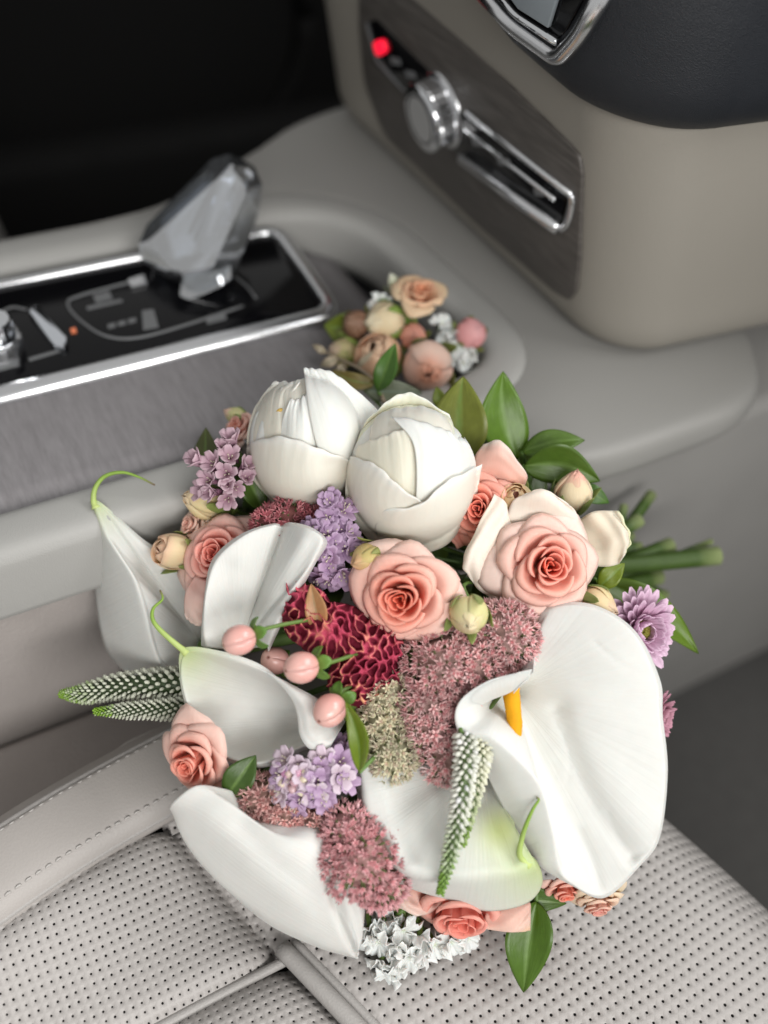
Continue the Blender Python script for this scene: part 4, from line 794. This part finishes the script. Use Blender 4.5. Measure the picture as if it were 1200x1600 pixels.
leaf('dark green leaf between left peony and lilac bells', (412, 800), (366, 700), 24, -10, -6, col=(.05, .13, .02), roll=-.4)
leaf('narrow folded bright leaf beside the lowest pink berry', (562, 1206), (540, 1096), 22, 0, 20, col=(.14, .28, .02), roll=.7, fold=.8, bend=8)
leaf('dark leaf tucked under the cupped calla', (352, 1246), (400, 1180), 26, -24, -24, col=(.04, .11, .02))
leaf('slim green leaf pointing up in front of the small corsage', (590, 612), (618, 536), 20, -6, 4, Z=.60, col=(.06, .19, .035), roll=.4, fold=.4)
leaf('blue grey eucalyptus leaf behind the larger peony', (570, 610), (660, 614), 20, -20, -20, Z=.60, col=(.16, .25, .21), mid=(.26, .34, .28))
leaf('olive leaf edge above the pointed peony petal', (588, 600), (518, 578), 14, -16, -18, Z=.60, col=(.17, .18, .06), bend=-6)
leaf('small lime leaf behind the broad olive leaf', (690, 640), (682, 604), 12, -24, -20, Z=.59, col=(.16, .28, .04))
leaf('thin green leaf between the two upright leaves', (775, 690), (768, 606), 12, -20, -16, col=(.10, .22, .03))

def ico(n):
    bm = bmesh.new(); bmesh.ops.create_icosphere(bm, subdivisions=n, radius=1); V = np.array([v.co[:] for v in bm.verts]); F = [tuple(v.index for v in f.verts) for f in bm.faces]; bm.free(); return V, F
ICO = ico(1); ICO2 = ico(3)
# ---- sedum heads -----------------------------------------------------
def spindle(L, w, tk):
    V = np.array([(0, 0, 0), (-w, L * .45, 0), (w, L * .45, 0), (0, L, 0), (0, L * .42, tk), (0, L * .42, -tk)]); F = [(0, 4, 1), (0, 2, 4), (1, 4, 3), (4, 2, 3), (0, 1, 5), (0, 5, 2), (1, 3, 5), (5, 3, 2)]
    return V, F
def rotx(a): return np.array([[1, 0, 0], [0, cos(a), -sin(a)], [0, sin(a), cos(a)]])
def rotz(a): return np.array([[cos(a), -sin(a), 0], [sin(a), cos(a), 0], [0, 0, 1]])
def axis_frame(z, spin): 
    z = nrm(z); a = nrm(np.cross(z, [.3, .8, .52])); b = np.cross(z, a); return np.stack([a * cos(spin) + b * sin(spin), b * cos(spin) - a * sin(spin), z], 1)
SPW = spindle(1, .175, .09); SPN = spindle(.75, .10, .10)
def sedum(label, blobs, petal, centre, Z=None, fs=10.5, name='sedum_head', tone=.12, upright=.9, dens=1.0):
    cx, cy = np.mean([b[0] for b in blobs]), np.mean([b[1] for b in blobs]); Z = Z or Zs(cx, cy)
    t = thing(name, label, 'sedum', Wn(np.array((cx, cy, -30.)), Z), 'sedum flower heads')
    acc = Acc(); st_ = Acc(); root = Wn(np.array((cx, cy, -70.)), Z)
    core = Acc()
    for (bx, by, br, bh) in blobs:
        core.add(ICO2[0] * br * .80 * Z / FPX + Wn(np.array((bx, by, bh - br * .55), float), Z), ICO2[1], lerp(petal, (.12, .10, .05), .5))
        n = int(2 * pi * br * br / (fs * fs) * 1.6 * dens); c = Wn(np.array((bx, by, bh - br * .55), float), Z); s = Z / FPX
        tone_b = 1 + rng.normal(0, .07)
        for i in range(n):
            zz = 1 - 1.25 * (i + .5) / n; a = i * 2.39996; q = math.sqrt(max(0, 1 - zz * zz)); d = np.array([q * cos(a), q * sin(a), zz]) + rng.normal(0, .07, 3); d = nrm(d)
            wd_ = CB @ d; p = c + wd_ * br * s * (1 + rng.normal(0, .05)); Rf = axis_frame(wd_ + rng.normal(0, .2, 3), rng.random() * 6.28); fz = fs * s * (1 + rng.normal(0, .13)) * 1.18
            tn = tone_b * (1 + rng.normal(0, tone)); op = upright + rng.normal(0, .16)
            for k in range(5):
                V = SPW[0] @ rotx(op).T @ rotz(k * 1.2566 + rng.normal(0, .08)).T
                acc.add(p + (V * fz) @ Rf.T, SPW[1], np.clip(lerp(petal, (.80, .62, .58), .25 * rng.random()) * tn, 0, .9))
            for k in range(4):
                V = SPN[0] @ rotx(1.32).T @ rotz(k * 1.57 + .5).T
                acc.add(p + (V * fz * 1.05) @ Rf.T, SPN[1], np.clip(np.array(centre) * tn, 0, .9))
            if i % 3 == 0: st_.add(*tube(np.array([p, lerp(p, c, .6), lerp(c, root, .5)]), [.0006, .0007, .001], 4, (.14, .17, .06)))
    acc.build('florets', M_SMALL, t, kind='stuff', smooth=False); st_.build('stalks', M_STEM, t, kind='stuff'); core.build('flower_base', M_CEL, t)
    stem_for(t, root, CB[:, 2] * .3, 5, Z=Z); return t
PK = (.88, .56, .55); PKC = (.86, .42, .44)
sedum('pink sedum head spreading above the largest calla', [(788, 992, 50, 18), (742, 1040, 44, 26), (690, 1036, 58, 28), (668, 1092, 42, 26), (714, 1088, 36, 24), (672, 1140, 36, 30), (700, 1182, 38, 36), (745, 985, 34, 6)], PK, PKC, Z=.500)
sedum('greenish cream sedum head beside the pink one', [(602, 1082, 36, 16), (596, 1130, 36, 20), (612, 1178, 38, 34), (640, 1120, 26, 16)], (.76, .74, .52), (.80, .66, .55), Z=.500)
sedum('deep pink sedum dome over the lowest calla', [(562, 1336, 62, 46), (545, 1300, 40, 40), (592, 1376, 40, 34), (528, 1335, 36, 36)], (.84, .46, .48), (.82, .44, .47), Z=.492, fs=10, upright=1.1)
sedum('small dusty pink sedum beside the lilac florets', [(408, 1252, 40, 30), (446, 1272, 34, 30), (490, 1288, 28, 34), (400, 1276, 28, 24)], (.84, .50, .46), (.80, .42, .40), Z=.500)
sedum('dark pink sedum peeking out between peonies and upright calla', [(455, 818, 38, -20), (490, 826, 30, -18), (425, 824, 30, -24)], (.55, .17, .20), (.55, .17, .2), Z=.515)

# ---- celosia ---------------------------------------------------------
def celosia():
    Z = .502; t = thing('celosia', 'crimson crested celosia with orange ridges at the heart of the bouquet', 'celosia', Wn(np.array((530, 1010, -40.)), Z))
    x = np.linspace(428, 634, 250); y = np.linspace(896, 1122, 270); X, Y = np.meshgrid(x, y)
    lob = [(480, 962, 40, 48, 38), (520, 985, 62, 44, 50), (578, 1012, 54, 40, 44), (556, 1062, 44, 46, 46), (462, 926, 18, 22, 16), (590, 1055, 36, 36, 34)]
    Hh = np.zeros_like(X)
    for (a, b, rx, ry, hh) in lob: Hh = np.maximum(Hh, hh * np.sqrt(np.clip(1 - ((X - a) / rx) ** 2 - ((Y - b) / ry) ** 2, 0, 1)))
    def nz(X, Y, sc_, seed):
        r = np.random.default_rng(seed); o = np.zeros_like(X)
        for _ in range(9):
            a = r.random() * 6.28; k = sc_ * (.6 + .9 * r.random()); o += np.sin(k * (X * cos(a) + Y * sin(a)) + r.random() * 6.28)
        return o / 3
    def waves(k0, seed, n_=26):
        r = np.random.default_rng(seed); o = np.zeros_like(X); Xw, Yw = X + 5 * nz(X, Y, .06, seed + 1), Y + 5 * nz(X, Y, .06, seed + 2)
        for _ in range(n_):
            a = r.random() * 6.28; k = k0 * (.85 + .3 * r.random()); o += np.sin(k * (Xw * cos(a) + Yw * sin(a)) + r.random() * 6.28)
        return o / math.sqrt(n_ / 2)
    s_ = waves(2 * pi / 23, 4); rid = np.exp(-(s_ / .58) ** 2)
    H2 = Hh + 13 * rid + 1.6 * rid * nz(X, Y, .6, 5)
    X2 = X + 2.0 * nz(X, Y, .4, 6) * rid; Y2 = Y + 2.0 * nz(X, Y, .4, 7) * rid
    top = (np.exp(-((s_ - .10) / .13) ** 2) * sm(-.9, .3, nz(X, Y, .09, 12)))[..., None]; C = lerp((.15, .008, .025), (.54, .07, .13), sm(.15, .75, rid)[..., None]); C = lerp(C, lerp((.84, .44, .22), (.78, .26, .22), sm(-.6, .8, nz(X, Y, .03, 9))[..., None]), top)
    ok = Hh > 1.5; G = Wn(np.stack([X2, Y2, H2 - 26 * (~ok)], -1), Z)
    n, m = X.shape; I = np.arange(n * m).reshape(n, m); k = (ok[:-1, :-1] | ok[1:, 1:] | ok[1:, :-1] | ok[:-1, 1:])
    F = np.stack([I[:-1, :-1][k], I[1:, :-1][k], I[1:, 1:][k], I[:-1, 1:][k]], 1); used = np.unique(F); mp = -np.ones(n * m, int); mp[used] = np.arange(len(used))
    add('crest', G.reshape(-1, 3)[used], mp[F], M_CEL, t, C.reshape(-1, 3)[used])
    V, F, C = tube(Wn(np.array([(500, 960, -6.), (530, 1000, -10), (560, 1040, -12)]), Z), [.009, .012, .009], 12, (.30, .03, .07)); add('crest_body', V, F, M_CEL, t, C)
    V, F, C, U = leaf_sheet((500, 990), (486, 912), 20, 30, 44, Z, col=(.42, .30, .17), roll=.4, fold=.5, mid=(.5, .42, .25)); add('bract', V, F, M_LEAF, t, C, U)
    stem_for(t, Wn(np.array((535, 1010, -40.)), Z), CB[:, 2] * .3, 8, Z=Z)
celosia()

# ---- hypericum berries ----------------------------------------------
def berry(label, px, py, r, face, Z, h):
    Z = Z * (1 - h / FPX); c = W(px, py, Z); s = r * Z / FPX; Rm = frame(face); t = thing('berry', label, 'berry', c, 'pink hypericum berries')
    th_ = np.linspace(.02, pi - .02, 20)[:, None]; al = np.linspace(0, 2 * pi, 25)[None]
    rr = 1 - .05 * (.5 + .5 * np.cos(4 * al)) ** 3 * np.sin(th_) ** 2 + .02 * np.cos(al + px); P = np.stack([rr * np.sin(th_) * np.cos(al), rr * np.sin(th_) * np.sin(al), 1.12 * np.cos(th_) + .0 * al], -1)
    C = lerp((.80, .33, .30), (.84, .46, .40), (.5 + .5 * np.cos(th_) * np.ones_like(al))[..., None]); C = lerp(C, (.80, .60, .48), (.6 * np.exp(-((th_ - pi) / .7) ** 2) * np.ones_like(al))[..., None])
    C = lerp(C, (.35, .12, .10), (np.exp(-(th_ / .11) ** 2) * np.ones_like(al))[..., None])
    V, F, C, U = sheet(place(P, Rm, c, s).reshape(P.shape), .0003, C); add('fruit', V, F, M_BERRY, t, C, U)
    V, F, C = tube(np.array([[0, 0, 1.08], [0.02, 0, 1.16], [.03, .02, 1.22]]), [.05, .045, .02], 6, (.25, .10, .06)); add('style_tip', place(V, Rm, c, s), F, M_STEM, t, C)
    u, v = petal_grid(7, 8)
    for i in range(5):
        w = .46 * np.sin(pi * (v * .86 + .1)) ** .7; rho = .22 + .85 * np.sin(v * 1.5); z = -1.02 - .62 * v ** 1.3 + .25 * np.abs(u) * w
        a = i * 1.2566 + .3; P = np.stack([rho + 0 * u, w * u, z + 0 * u], -1) @ rotz(a).T
        V, F, C, U = sheet(place(P, Rm, c, s).reshape(P.shape), .0006, lerp((.10, .22, .03), (.16, .30, .05), rng.random())); add('sepal', V, F, M_LEAF, t, C, U)
    stem_for(t, c - Rm[:, 2] * s * 1.1, Rm[:, 2] * .5, 3.5, (.16, .26, .06), Z)
berry('pink berry in front of the upright calla, highest of the berries', 374, 1000, 24, (-.85, -.25, .45), .49, 66)
berry('pink berry between cupped calla and celosia', 471, 1043, 25, (-.80, -.10, .55), .49, 62)
berry('lowest pink berry touching the cupped calla rim', 515, 1110, 25, (-.55, -.45, .7), .49, 52)
berry('pale berry half hidden behind the cupped calla', 430, 1032, 22, (-.3, .3, .8), .50, -34)

# ---- veronica spikes ---------------------------------------------------
def veronica(label, pts, w0, w1, Z, base_c, tip_c, n=240, dark=(.07, .12, .03), bs=5.0, greenfrom=.55):
    T = cr(np.array(pts, float), 40); P = Wn(T, Z); t = thing('veronica_spike', label, 'veronica', P[0], 'white veronica spikes'); s = Z / FPX
    rad = np.interp(np.linspace(0, 1, 40), [0, .15, .7, 1], [w0 * .9, w0, (w0 + w1) * .5, w1 * .6]) * s
    V, F, C = tube(P, rad * .62, 12, dark); add('spike', V, F, M_STEM, t, C); acc = Acc()
    T3 = np.gradient(P, axis=0); T3 /= np.linalg.norm(T3, axis=1, keepdims=True)
    for i in range(n):
        f = 1 - (1 - (i + .5) / n) ** 1.15; k = f * 39; j = int(min(k, 38)); p = lerp(P[j], P[j + 1], k - j); tg = T3[j]; a = nrm(np.cross(tg, [.2, .3, .93])); b = np.cross(tg, a); ph = i * 2.39996
        rd = a * cos(ph) + b * sin(ph); r = np.interp(k, np.arange(40), rad); z = bs * s * lerp(1.1, .55, f) * (1 + rng.normal(0, .12))
        dz = nrm(rd + tg * .55); fr = axis_frame(dz, rng.random() * 6); V = (ICO[0] * [.72, .72, 1.45] * z) @ fr.T + p + rd * r * .85
        g_ = sm(greenfrom, 1.0, f + rng.normal(0, .06)); acc.add(V, ICO[1], np.clip(lerp(base_c, tip_c, float(g_)) * (1 + rng.normal(0, .08)), 0, .85))
    acc.build('flower_buds', M_SMALL, t, kind='stuff'); stem_for(t, P[0], nrm(P[1] - P[0]) * .3, 4, Z=Z)
veronica('white veronica spike hanging over the tailed calla', [(728, 1150, 40), (727, 1200, 70), (718, 1270, 80), (702, 1340, 72), (688, 1396, 60)], 18, 7, .492, (.82, .83, .74), (.20, .36, .05), 260, bs=5.2, greenfrom=.45)
veronica('shorter veronica spike with open creamy buds behind the hanging one', [(754, 1146, 24), (750, 1185, 46), (742, 1235, 52), (722, 1320, 50)], 17, 7, .492, (.80, .80, .64), (.22, .36, .06), 200, bs=6, greenfrom=.6)
veronica('longer green tipped veronica spike pointing at the console', [(330, 1072, -20), (265, 1068, -6), (190, 1072, -6), (130, 1084, -10), (94, 1084, -14)], 30, 7, .535, (.72, .74, .62), (.24, .42, .04), 460, bs=4.6, greenfrom=.6, dark=(.035, .06, .02))
veronica('lower veronica spike with bright lime tip', [(330, 1105, -2), (270, 1108, 8), (205, 1110, 8), (148, 1112, 4)], 20, 7, .530, (.72, .74, .62), (.26, .46, .04), 330, bs=4.0, greenfrom=.72, dark=(.035, .06, .02))

# ---- lilac florets ------------------------------------------------------
def petal_mesh(name, L, w, cup, c0, c1, mat, nu=5, nv=7, tipw=.25, thick=.0005):
    v = np.linspace(0, 1, nv)[:, None]; u = np.linspace(-1, 1, nu)[None]; hw = w * np.sin(pi * np.clip(v * (1 - tipw) + .08, 0, 1)) ** .7
    P = np.stack([u * hw, v * L + 0 * u, cup * L * v ** 2 + .35 * np.abs(u) * hw * (1 - v * .5)], -1)
    V, F, C, U = sheet(P, thick, lerp(c0, c1, (v * np.ones_like(u))[..., None])); return V, F, C, U
def floret_mesh(name, c0, c1, L=.0068, w=.0021, open_=.75, np_=6):
    a = Acc()
    for k in range(np_):
        V, F, C, U = petal_mesh('p', L, w, -.25 if k % 2 else -.1, c0, c1, None); V = V @ rotx(pi / 2 - open_).T @ rotz(k * 2 * pi / np_).T; a.add(V, F, C, U)
    V, F, C = tube(np.array([[0, 0, -.007], [0, 0, -.003], [0, 0, .0008]]), [.0007, .0011, .0016], 6, c0); a.add(V, F, C)
    for k in range(3):
        q = k * 2.1; V, F, C = tube(np.array([[0, 0, 0], [.0009 * cos(q), .0009 * sin(q), .003], [.0012 * cos(q), .0012 * sin(q), .0045]]), [.0002, .0002, .0004], 4, (.75, .68, .55)); a.add(V, F, C)
    me = make_mesh(name, np.concatenate(a.V), a.F, np.concatenate(a.C), np.concatenate(a.U)); me.materials.append(M_SMALL); return me
LIL = [floret_mesh('floret', (.42, .24, .44), (.60, .44, .62), open_=o_) for o_ in (.5, .85, 1.1)]
LILP = [floret_mesh('floret', (.42, .20, .30), (.64, .47, .53), L=.0085, w=.0022, open_=o_) for o_ in (.25, .45)]
LILB = [floret_mesh('floret', (.60, .46, .52), (.78, .66, .76), L=.0075, w=.0024, open_=o_) for o_ in (.7, .95)]
def put(me, name, parent, p, Rm, s=1):
    o = link(bpy.data.objects.new(name, me)); o.parent = parent; m = Matrix.Identity(4); q = np.array(p) - np.array(parent.location)
    for i in range(3):
        for j in range(3): m[i][j] = Rm[i, j] * s
        m[i][3] = q[i]
    o.matrix_local = m; return o
def lilac(label, cx, cy, rx, ry, n, meshes, Z, h=0, face=(0, 0, 1), spread=.9, buds=None, sz=1.0):
    t = thing('lilac_floret_cluster', label, 'lilac flower', Wn(np.array((cx, cy, h - 30.)), Z), 'lilac floret clusters'); s = Z / FPX; st_ = Acc(); root = np.array(t.location); fw_ = CB @ nrm(face)
    for i in range(n):
        q = math.sqrt((i + .5) / n); a = i * 2.39996 + rng.normal(0, .2); d = np.array([q * cos(a), q * sin(a), math.sqrt(max(.02, 1 - q * q * .9))])
        p = Wn(np.array((cx + rx * d[0], cy - ry * d[1], h + d[2] * min(rx, ry) * .7)), Z); ax_ = nrm(CB @ (d * [spread, spread, 1]) + fw_ * .5 + rng.normal(0, .22, 3))
        put(random.choice(meshes), 'floret', t, p, axis_frame(ax_, rng.random() * 6), sz * (1 + rng.normal(0, .1))); st_.add(*tube(np.array([p - ax_ * .006, lerp(p, root, .5), root]), [.0006, .0007, .0009], 5, (.22, .20, .16)))
    st_.build('stalks', M_STEM, t, kind='stuff')
    if buds:
        for (x, y, hh) in buds:
            V = (ICO[0] * [.0026, .0026, .0042]) @ axis_frame(CB @ nrm((rng.normal(0, .4), rng.normal(0, .4), 1)), 0).T + Wn(np.array((x, y, hh), float), Z); add('flower_bud', V, ICO[1], M_BERRY, t, np.broadcast_to(lerp((.52, .24, .40), (.72, .66, .46), rng.random()), (len(V), 3)))
    stem_for(t, root, CB[:, 2] * .2, 4, Z=Z)
lilac('lilac floret cluster hanging between the two peonies and the open rose', 520, 846, 34, 66, 21, LIL, .508, -26, sz=1.3)
lilac('pale lilac star florets under the cupped calla', 486, 1218, 58, 40, 17, LILB + LIL[1:2], .496, 12, sz=1.25, buds=[(440, 1222, 40), (452, 1210, 44), (462, 1222, 46), (474, 1216, 46), (456, 1232, 44), (468, 1234, 44), (445, 1208, 40), (480, 1206, 42), (466, 1204, 44)])
lilac('pink lilac bells left of the peonies', 350, 738, 36, 46, 14, LILP, .545, 0, (-.5, .4, .6), sz=1.35)
lilac('dim lilac florets in shade beside the folded leaf', 545, 1182, 26, 34, 12, LIL, .512, 0)

# ---- chrysanthemums ---------------------------------------------------
def mum(label, px, py, r, face, Z, c0, c1):
    c = W(px, py, Z); s = r * Z / FPX; Rm = frame(face, 0) @ np.diag([.80, 1, .9]); t = thing('chrysanthemum', label, 'chrysanthemum', c, 'lilac chrysanthemums')
    def pm(L, w, cup):
        v = np.linspace(0, 1, 8)[:, None]; u = np.linspace(-1, 1, 5)[None]; hw = w * (.5 + .5 * np.sin(pi * np.clip(v, 0, 1) ** .8 * .8)) * np.where(v > .86, np.sqrt(np.clip(1 - ((v - .86) / .15) ** 2, 0, 1)), 1)
        P = np.stack([u * hw, v * L + 0 * u, cup * L * v ** 2.2 + .55 * np.abs(u) ** 2 * hw], -1) * s
        V, F, C, U = sheet(P, .0005, lerp(c0, c1, (sm(.1, .9, v) * np.ones_like(u))[..., None])); me = make_mesh('ray_petal', V, F, C, U); me.materials.append(M_SMALL); return me
    ms = [pm(.92, .125, .14), pm(.84, .12, .26), pm(.70, .11, .38), pm(.54, .10, .5), pm(.36, .08, .6)]
    for ri, (cnt, tilt, r0, z0) in enumerate([(25, -.05, .10, -.16), (25, .12, .12, -.08), (24, .34, .14, -.02), (21, .60, .15, .03), (17, .9, .15, .06)]):
        for k in range(cnt):
            a = (k + .5 * (ri % 2)) * 2 * pi / cnt + rng.normal(0, .05); Rl = rotz(a) @ rotx(tilt + rng.normal(0, .07)); p = c + Rm @ (rotz(a) @ np.array([0, r0, z0])) * s
            put(ms[ri], 'ray_petal', t, p, Rm @ Rl, 1 + rng.normal(0, .05))
    acc = Acc()
    for i in range(90):
        q = math.sqrt((i + .5) / 90); a = i * 2.39996; V = (SPN[0] * [.9, .28 / .75, .9]) @ rotx(1.35).T @ rotz(a - pi / 2).T * 1.0
        p = np.array([.24 * q * cos(a), .24 * q * sin(a), .16 - .10 * q * q]); acc.add(place(V * .5 + p, Rm, c, s), SPN[1], lerp((.36, .36, .07), (.30, .10, .05), q * rng.random()))
    acc.build('disc', M_SMALL, t, kind='stuff'); V, F, C = tube(np.array([[0, 0, -.32], [0, 0, -.1], [0, 0, .10]]), [.12, .26, .20], 12, (.16, .22, .07)); add('receptacle', place(V, Rm, c, s), F, M_STEM, t, C)
    stem_for(t, c - Rm[:, 2] * s * .3, Rm[:, 2], 4, Z=Z)
mum('lilac chrysanthemum with open greenish centre at the right edge of the bouquet', 1000, 984, 70, (.22, -.04, .97), .535, (.66, .36, .52), (.82, .60, .75))
mum('dusky pink chrysanthemum mostly hidden behind the largest calla', 1024, 1120, 46, (.75, -.2, .6), .545, (.52, .22, .30), (.58, .30, .38))

# ---- white stock florets ----------------------------------------------
def ruffle_mesh(seed):
    a = Acc(); r_ = np.random.default_rng(seed)
    for k in range(4):
        v = np.linspace(0, 1, 9)[:, None]; u = np.linspace(-1, 1, 15)[None]; ang = u * (.85 + .1 * r_.random()); L = .0098 * (1 - .12 * np.abs(u) ** 3 + .03 * np.sin(u * 9 + k)); rr = v * L
        P = np.stack([rr * np.sin(ang), rr * np.cos(ang), .0022 * v ** 1.5 * np.sin(u * 6 + r_.random() * 6) + .0011 * v ** 2 * np.sin(u * 14 + r_.random() * 6) + .003 * v ** 2 * r_.normal()], -1)
        V, F, C, U = sheet(P @ rotx(.55 + .2 * r_.normal()).T @ rotz(k * pi / 2 + .2 * r_.normal()).T, .00045, lerp((.74, .78, .58), (.88, .88, .85), (sm(0, .35, v) * np.ones_like(u))[..., None])); a.add(V, F, C, U)
    V, F, C = tube(np.array([[0, 0, -.011], [0, 0, -.006], [0, 0, 0]]), [.0013, .0021, .0016], 7, (.14, .22, .05)); a.add(V, F, C)
    me = make_mesh('floret', np.concatenate(a.V), a.F, np.concatenate(a.C), np.concatenate(a.U)); me.materials.append(M_PEONY); return me
RUF = [ruffle_mesh(i) for i in range(4)]
ts = thing('white_stock', 'ruffled white stock florets hanging below the deep pink sedum', 'white stock', Wn(np.array((630, 1420, -40.)), .505)); sa = Acc()
for (x, y, hh) in [(578, 1448, 0), (600, 1440, -4), (630, 1452, -4), (656, 1462, -8), (592, 1470, 4), (622, 1478, 4), (652, 1484, 2), (596, 1500, 0), (618, 1508, 2), (642, 1494, 4), (678, 1474, -14), (704, 1470, -20), (586, 1456, -12), (730, 1466, -24), (570, 1462, -10), (612, 1430, -16), (608, 1520, -4)]:
    p = Wn(np.array((x, y, hh - 6.)), .515); ax_ = nrm(CB @ np.array([(x - 635) / 140, -(y - 1430) / 110, .9]) + rng.normal(0, .25, 3)); put(random.choice(RUF), 'floret', ts, p, axis_frame(ax_, rng.random() * 6), .78 + .22 * rng.random())
    sa.add(*tube(np.array([p - ax_ * .010, lerp(p - ax_ * .012, np.array(ts.location), .5), np.array(ts.location)]), [.0009] * 3, 5, (.13, .20, .05)))
sa.build('stalks', M_STEM, ts, kind='stuff'); stem_for(ts, np.array(ts.location), CB[:, 2] * .2, 5, Z=.5)

# ---- inner greenery that fills the gaps --------------------------------
acc = Acc()
for i in range(320):
    q = math.sqrt(rng.random()) * .86; a = rng.random() * 6.28; x, y = 640 + 400 * q * cos(a), 1030 + 385 * q * sin(a)
    if (x < 560 and 940 < y < 1240) or (x > 690 and y > 1020): continue
    d = rng.random() * 6.28; L = 60 + 50 * rng.random(); V, F, C, U = leaf_sheet((x, y), (x + L * cos(d), y + L * sin(d)), 15 + 10 * rng.random(), -135 - 60 * rng.random(), -130 - 60 * rng.random(), Zs(x, y), col=lerp((.035, .085, .018), (.07, .14, .03), rng.random()), roll=rng.normal(0, .6), n=(9, 5), mid=(.08, .14, .04)); acc.add(V, F, C, U)
o = acc.build('foliage', M_LEAF, None, kind='stuff'); tag(o, 'dark green leaves filling the gaps between the flowers', 'foliage')

# ---- small corsage lying on the console --------------------------------
ZB = .675; GB = 'flowers of the small corsage'
def lz(x, y): return ZB - (y - 520) * .0002
rose('small round peach rose at the top of the corsage on the console', 656, 466, 46, (.1, .55, .8), 0, 18, inner=(.86, .36, .20), midc=(.87, .48, .31), outer=(.86, .62, .40), edge=(.87, .66, .46), Z=ZB - .012, group=GB, stem=False, openness=.35)
bud('cream rose bud lying left of the corsage rose', 600, 503, 76, (-.75, -.15, .5), (.84, .66, .42), (.85, .72, .52), wide=.42, Z=ZB - .012, group=GB, stem=False, sep=(.22, .36, .06))
bud('tiny coral bud in the middle of the corsage', 645, 526, 44, (.1, .1, .9), (.80, .36, .27), (.82, .36, .28), wide=.48, Z=ZB - .016, group=GB, stem=False)
bud('round pink bud at the right of the corsage', 736, 520, 50, (.35, .1, .9), (.82, .36, .36), (.84, .42, .42), wide=.50, Z=ZB - .008, group=GB, stem=False)
bud('plump blush bud with coral tip at the front of the corsage', 668, 573, 84, (.05, -.45, .85), (.86, .58, .48), (.84, .34, .22), wide=.48, Z=ZB - .03, group=GB, stem=False, opening=.05)
bud('peach rose bud half behind the slim green leaf', 592, 560, 78, (-.2, .5, .8), (.85, .50, .32), (.86, .58, .40), wide=.48, Z=ZB - .02, group=GB, stem=False, opening=.15)
bud('dried brown bud at the left of the corsage', 556, 506, 54, (-.5, .1, .8), (.24, .13, .08), (.30, .18, .12), wide=.42, Z=ZB - .012, group=GB, stem=False, sep=(.18, .16, .06))
bud('green cream bud at the lower left of the corsage', 537, 550, 58, (-.7, .1, .6), (.50, .46, .20), (.70, .50, .38), wide=.40, Z=ZB - .012, group=GB, stem=False, sep=(.26, .36, .08))
bud('slim cream bud above the corsage rose', 618, 446, 44, (-.4, .8, .3), (.74, .74, .52), (.84, .80, .66), wide=.24, Z=ZB, group=GB, stem=False, sep=(.36, .44, .14))
leaf('broad green leaf at the left end of the corsage', (566, 520), (506, 508), 30, -6, 0, Z=ZB, petiole=False, group='leaves of the small corsage', col=(.13, .23, .03), roll=.3)
leaf('dark leaf under the round pink corsage bud', (690, 560), (748, 548), 20, -14, -12, Z=ZB, petiole=False, group='leaves of the small corsage', col=(.06, .13, .03))
leaf('narrow dark leaf beneath the corsage rose', (640, 530), (612, 470), 14, -12, -10, Z=ZB, petiole=False, group='leaves of the small corsage', col=(.05, .11, .03))
tw = thing('white_filler_flowers', 'tiny white filler florets between the corsage buds', 'filler flower', W(700, 540, ZB)); sa = Acc()
for i in range(9):
    x, y = [(690, 505), (706, 520), (695, 535), (712, 545), (700, 560), (735, 556), (722, 566), (590, 480), (598, 470), (685, 520), (715, 500), (728, 548), (704, 575), (690, 548), (580, 486), (716, 530)][i]
    p = Wn(np.array((x, y, 14.)), ZB); ax_ = nrm(CB @ np.array([rng.normal(0, .4), rng.normal(0, .4), 1])); put(random.choice(RUF), 'floret', tw, p, axis_frame(ax_, rng.random() * 6), .75); sa.add(*tube(np.array([p - ax_ * .008, W(680, 560, ZB)]), [.0006] * 2, 5, (.2, .28, .1)))
sa.build('stalks', M_STEM, tw, kind='stuff')
tg = thing('dry_twig', 'thin dry twig with small grey leaves beside the corsage', 'twig', W(560, 590, .63)); 
V, F, C = tube(cr(np.array([W(600, 628, .60), W(588, 600, .615), W(560, 575, .63), W(528, 560, .64), W(496, 545, .645)]), 20), np.linspace(.0016, .0006, 20), 6, (.30, .24, .17)); add('twig_stem', V, F, M_STEM, tg, C)
for (b_, t_2, w_) in [((528, 560), (500, 572), 9), ((510, 552), (488, 538), 6), ((556, 575), (584, 548), 6), ((540, 568), (524, 586), 8)]:
    V, F, C, U = leaf_sheet(b_, t_2, w_, 0, 4, .64, col=(.36, .40, .36), n=(10, 5), mid=(.3, .3, .2)); add('leaflet', V, F, M_LEAF, tg, C, U)
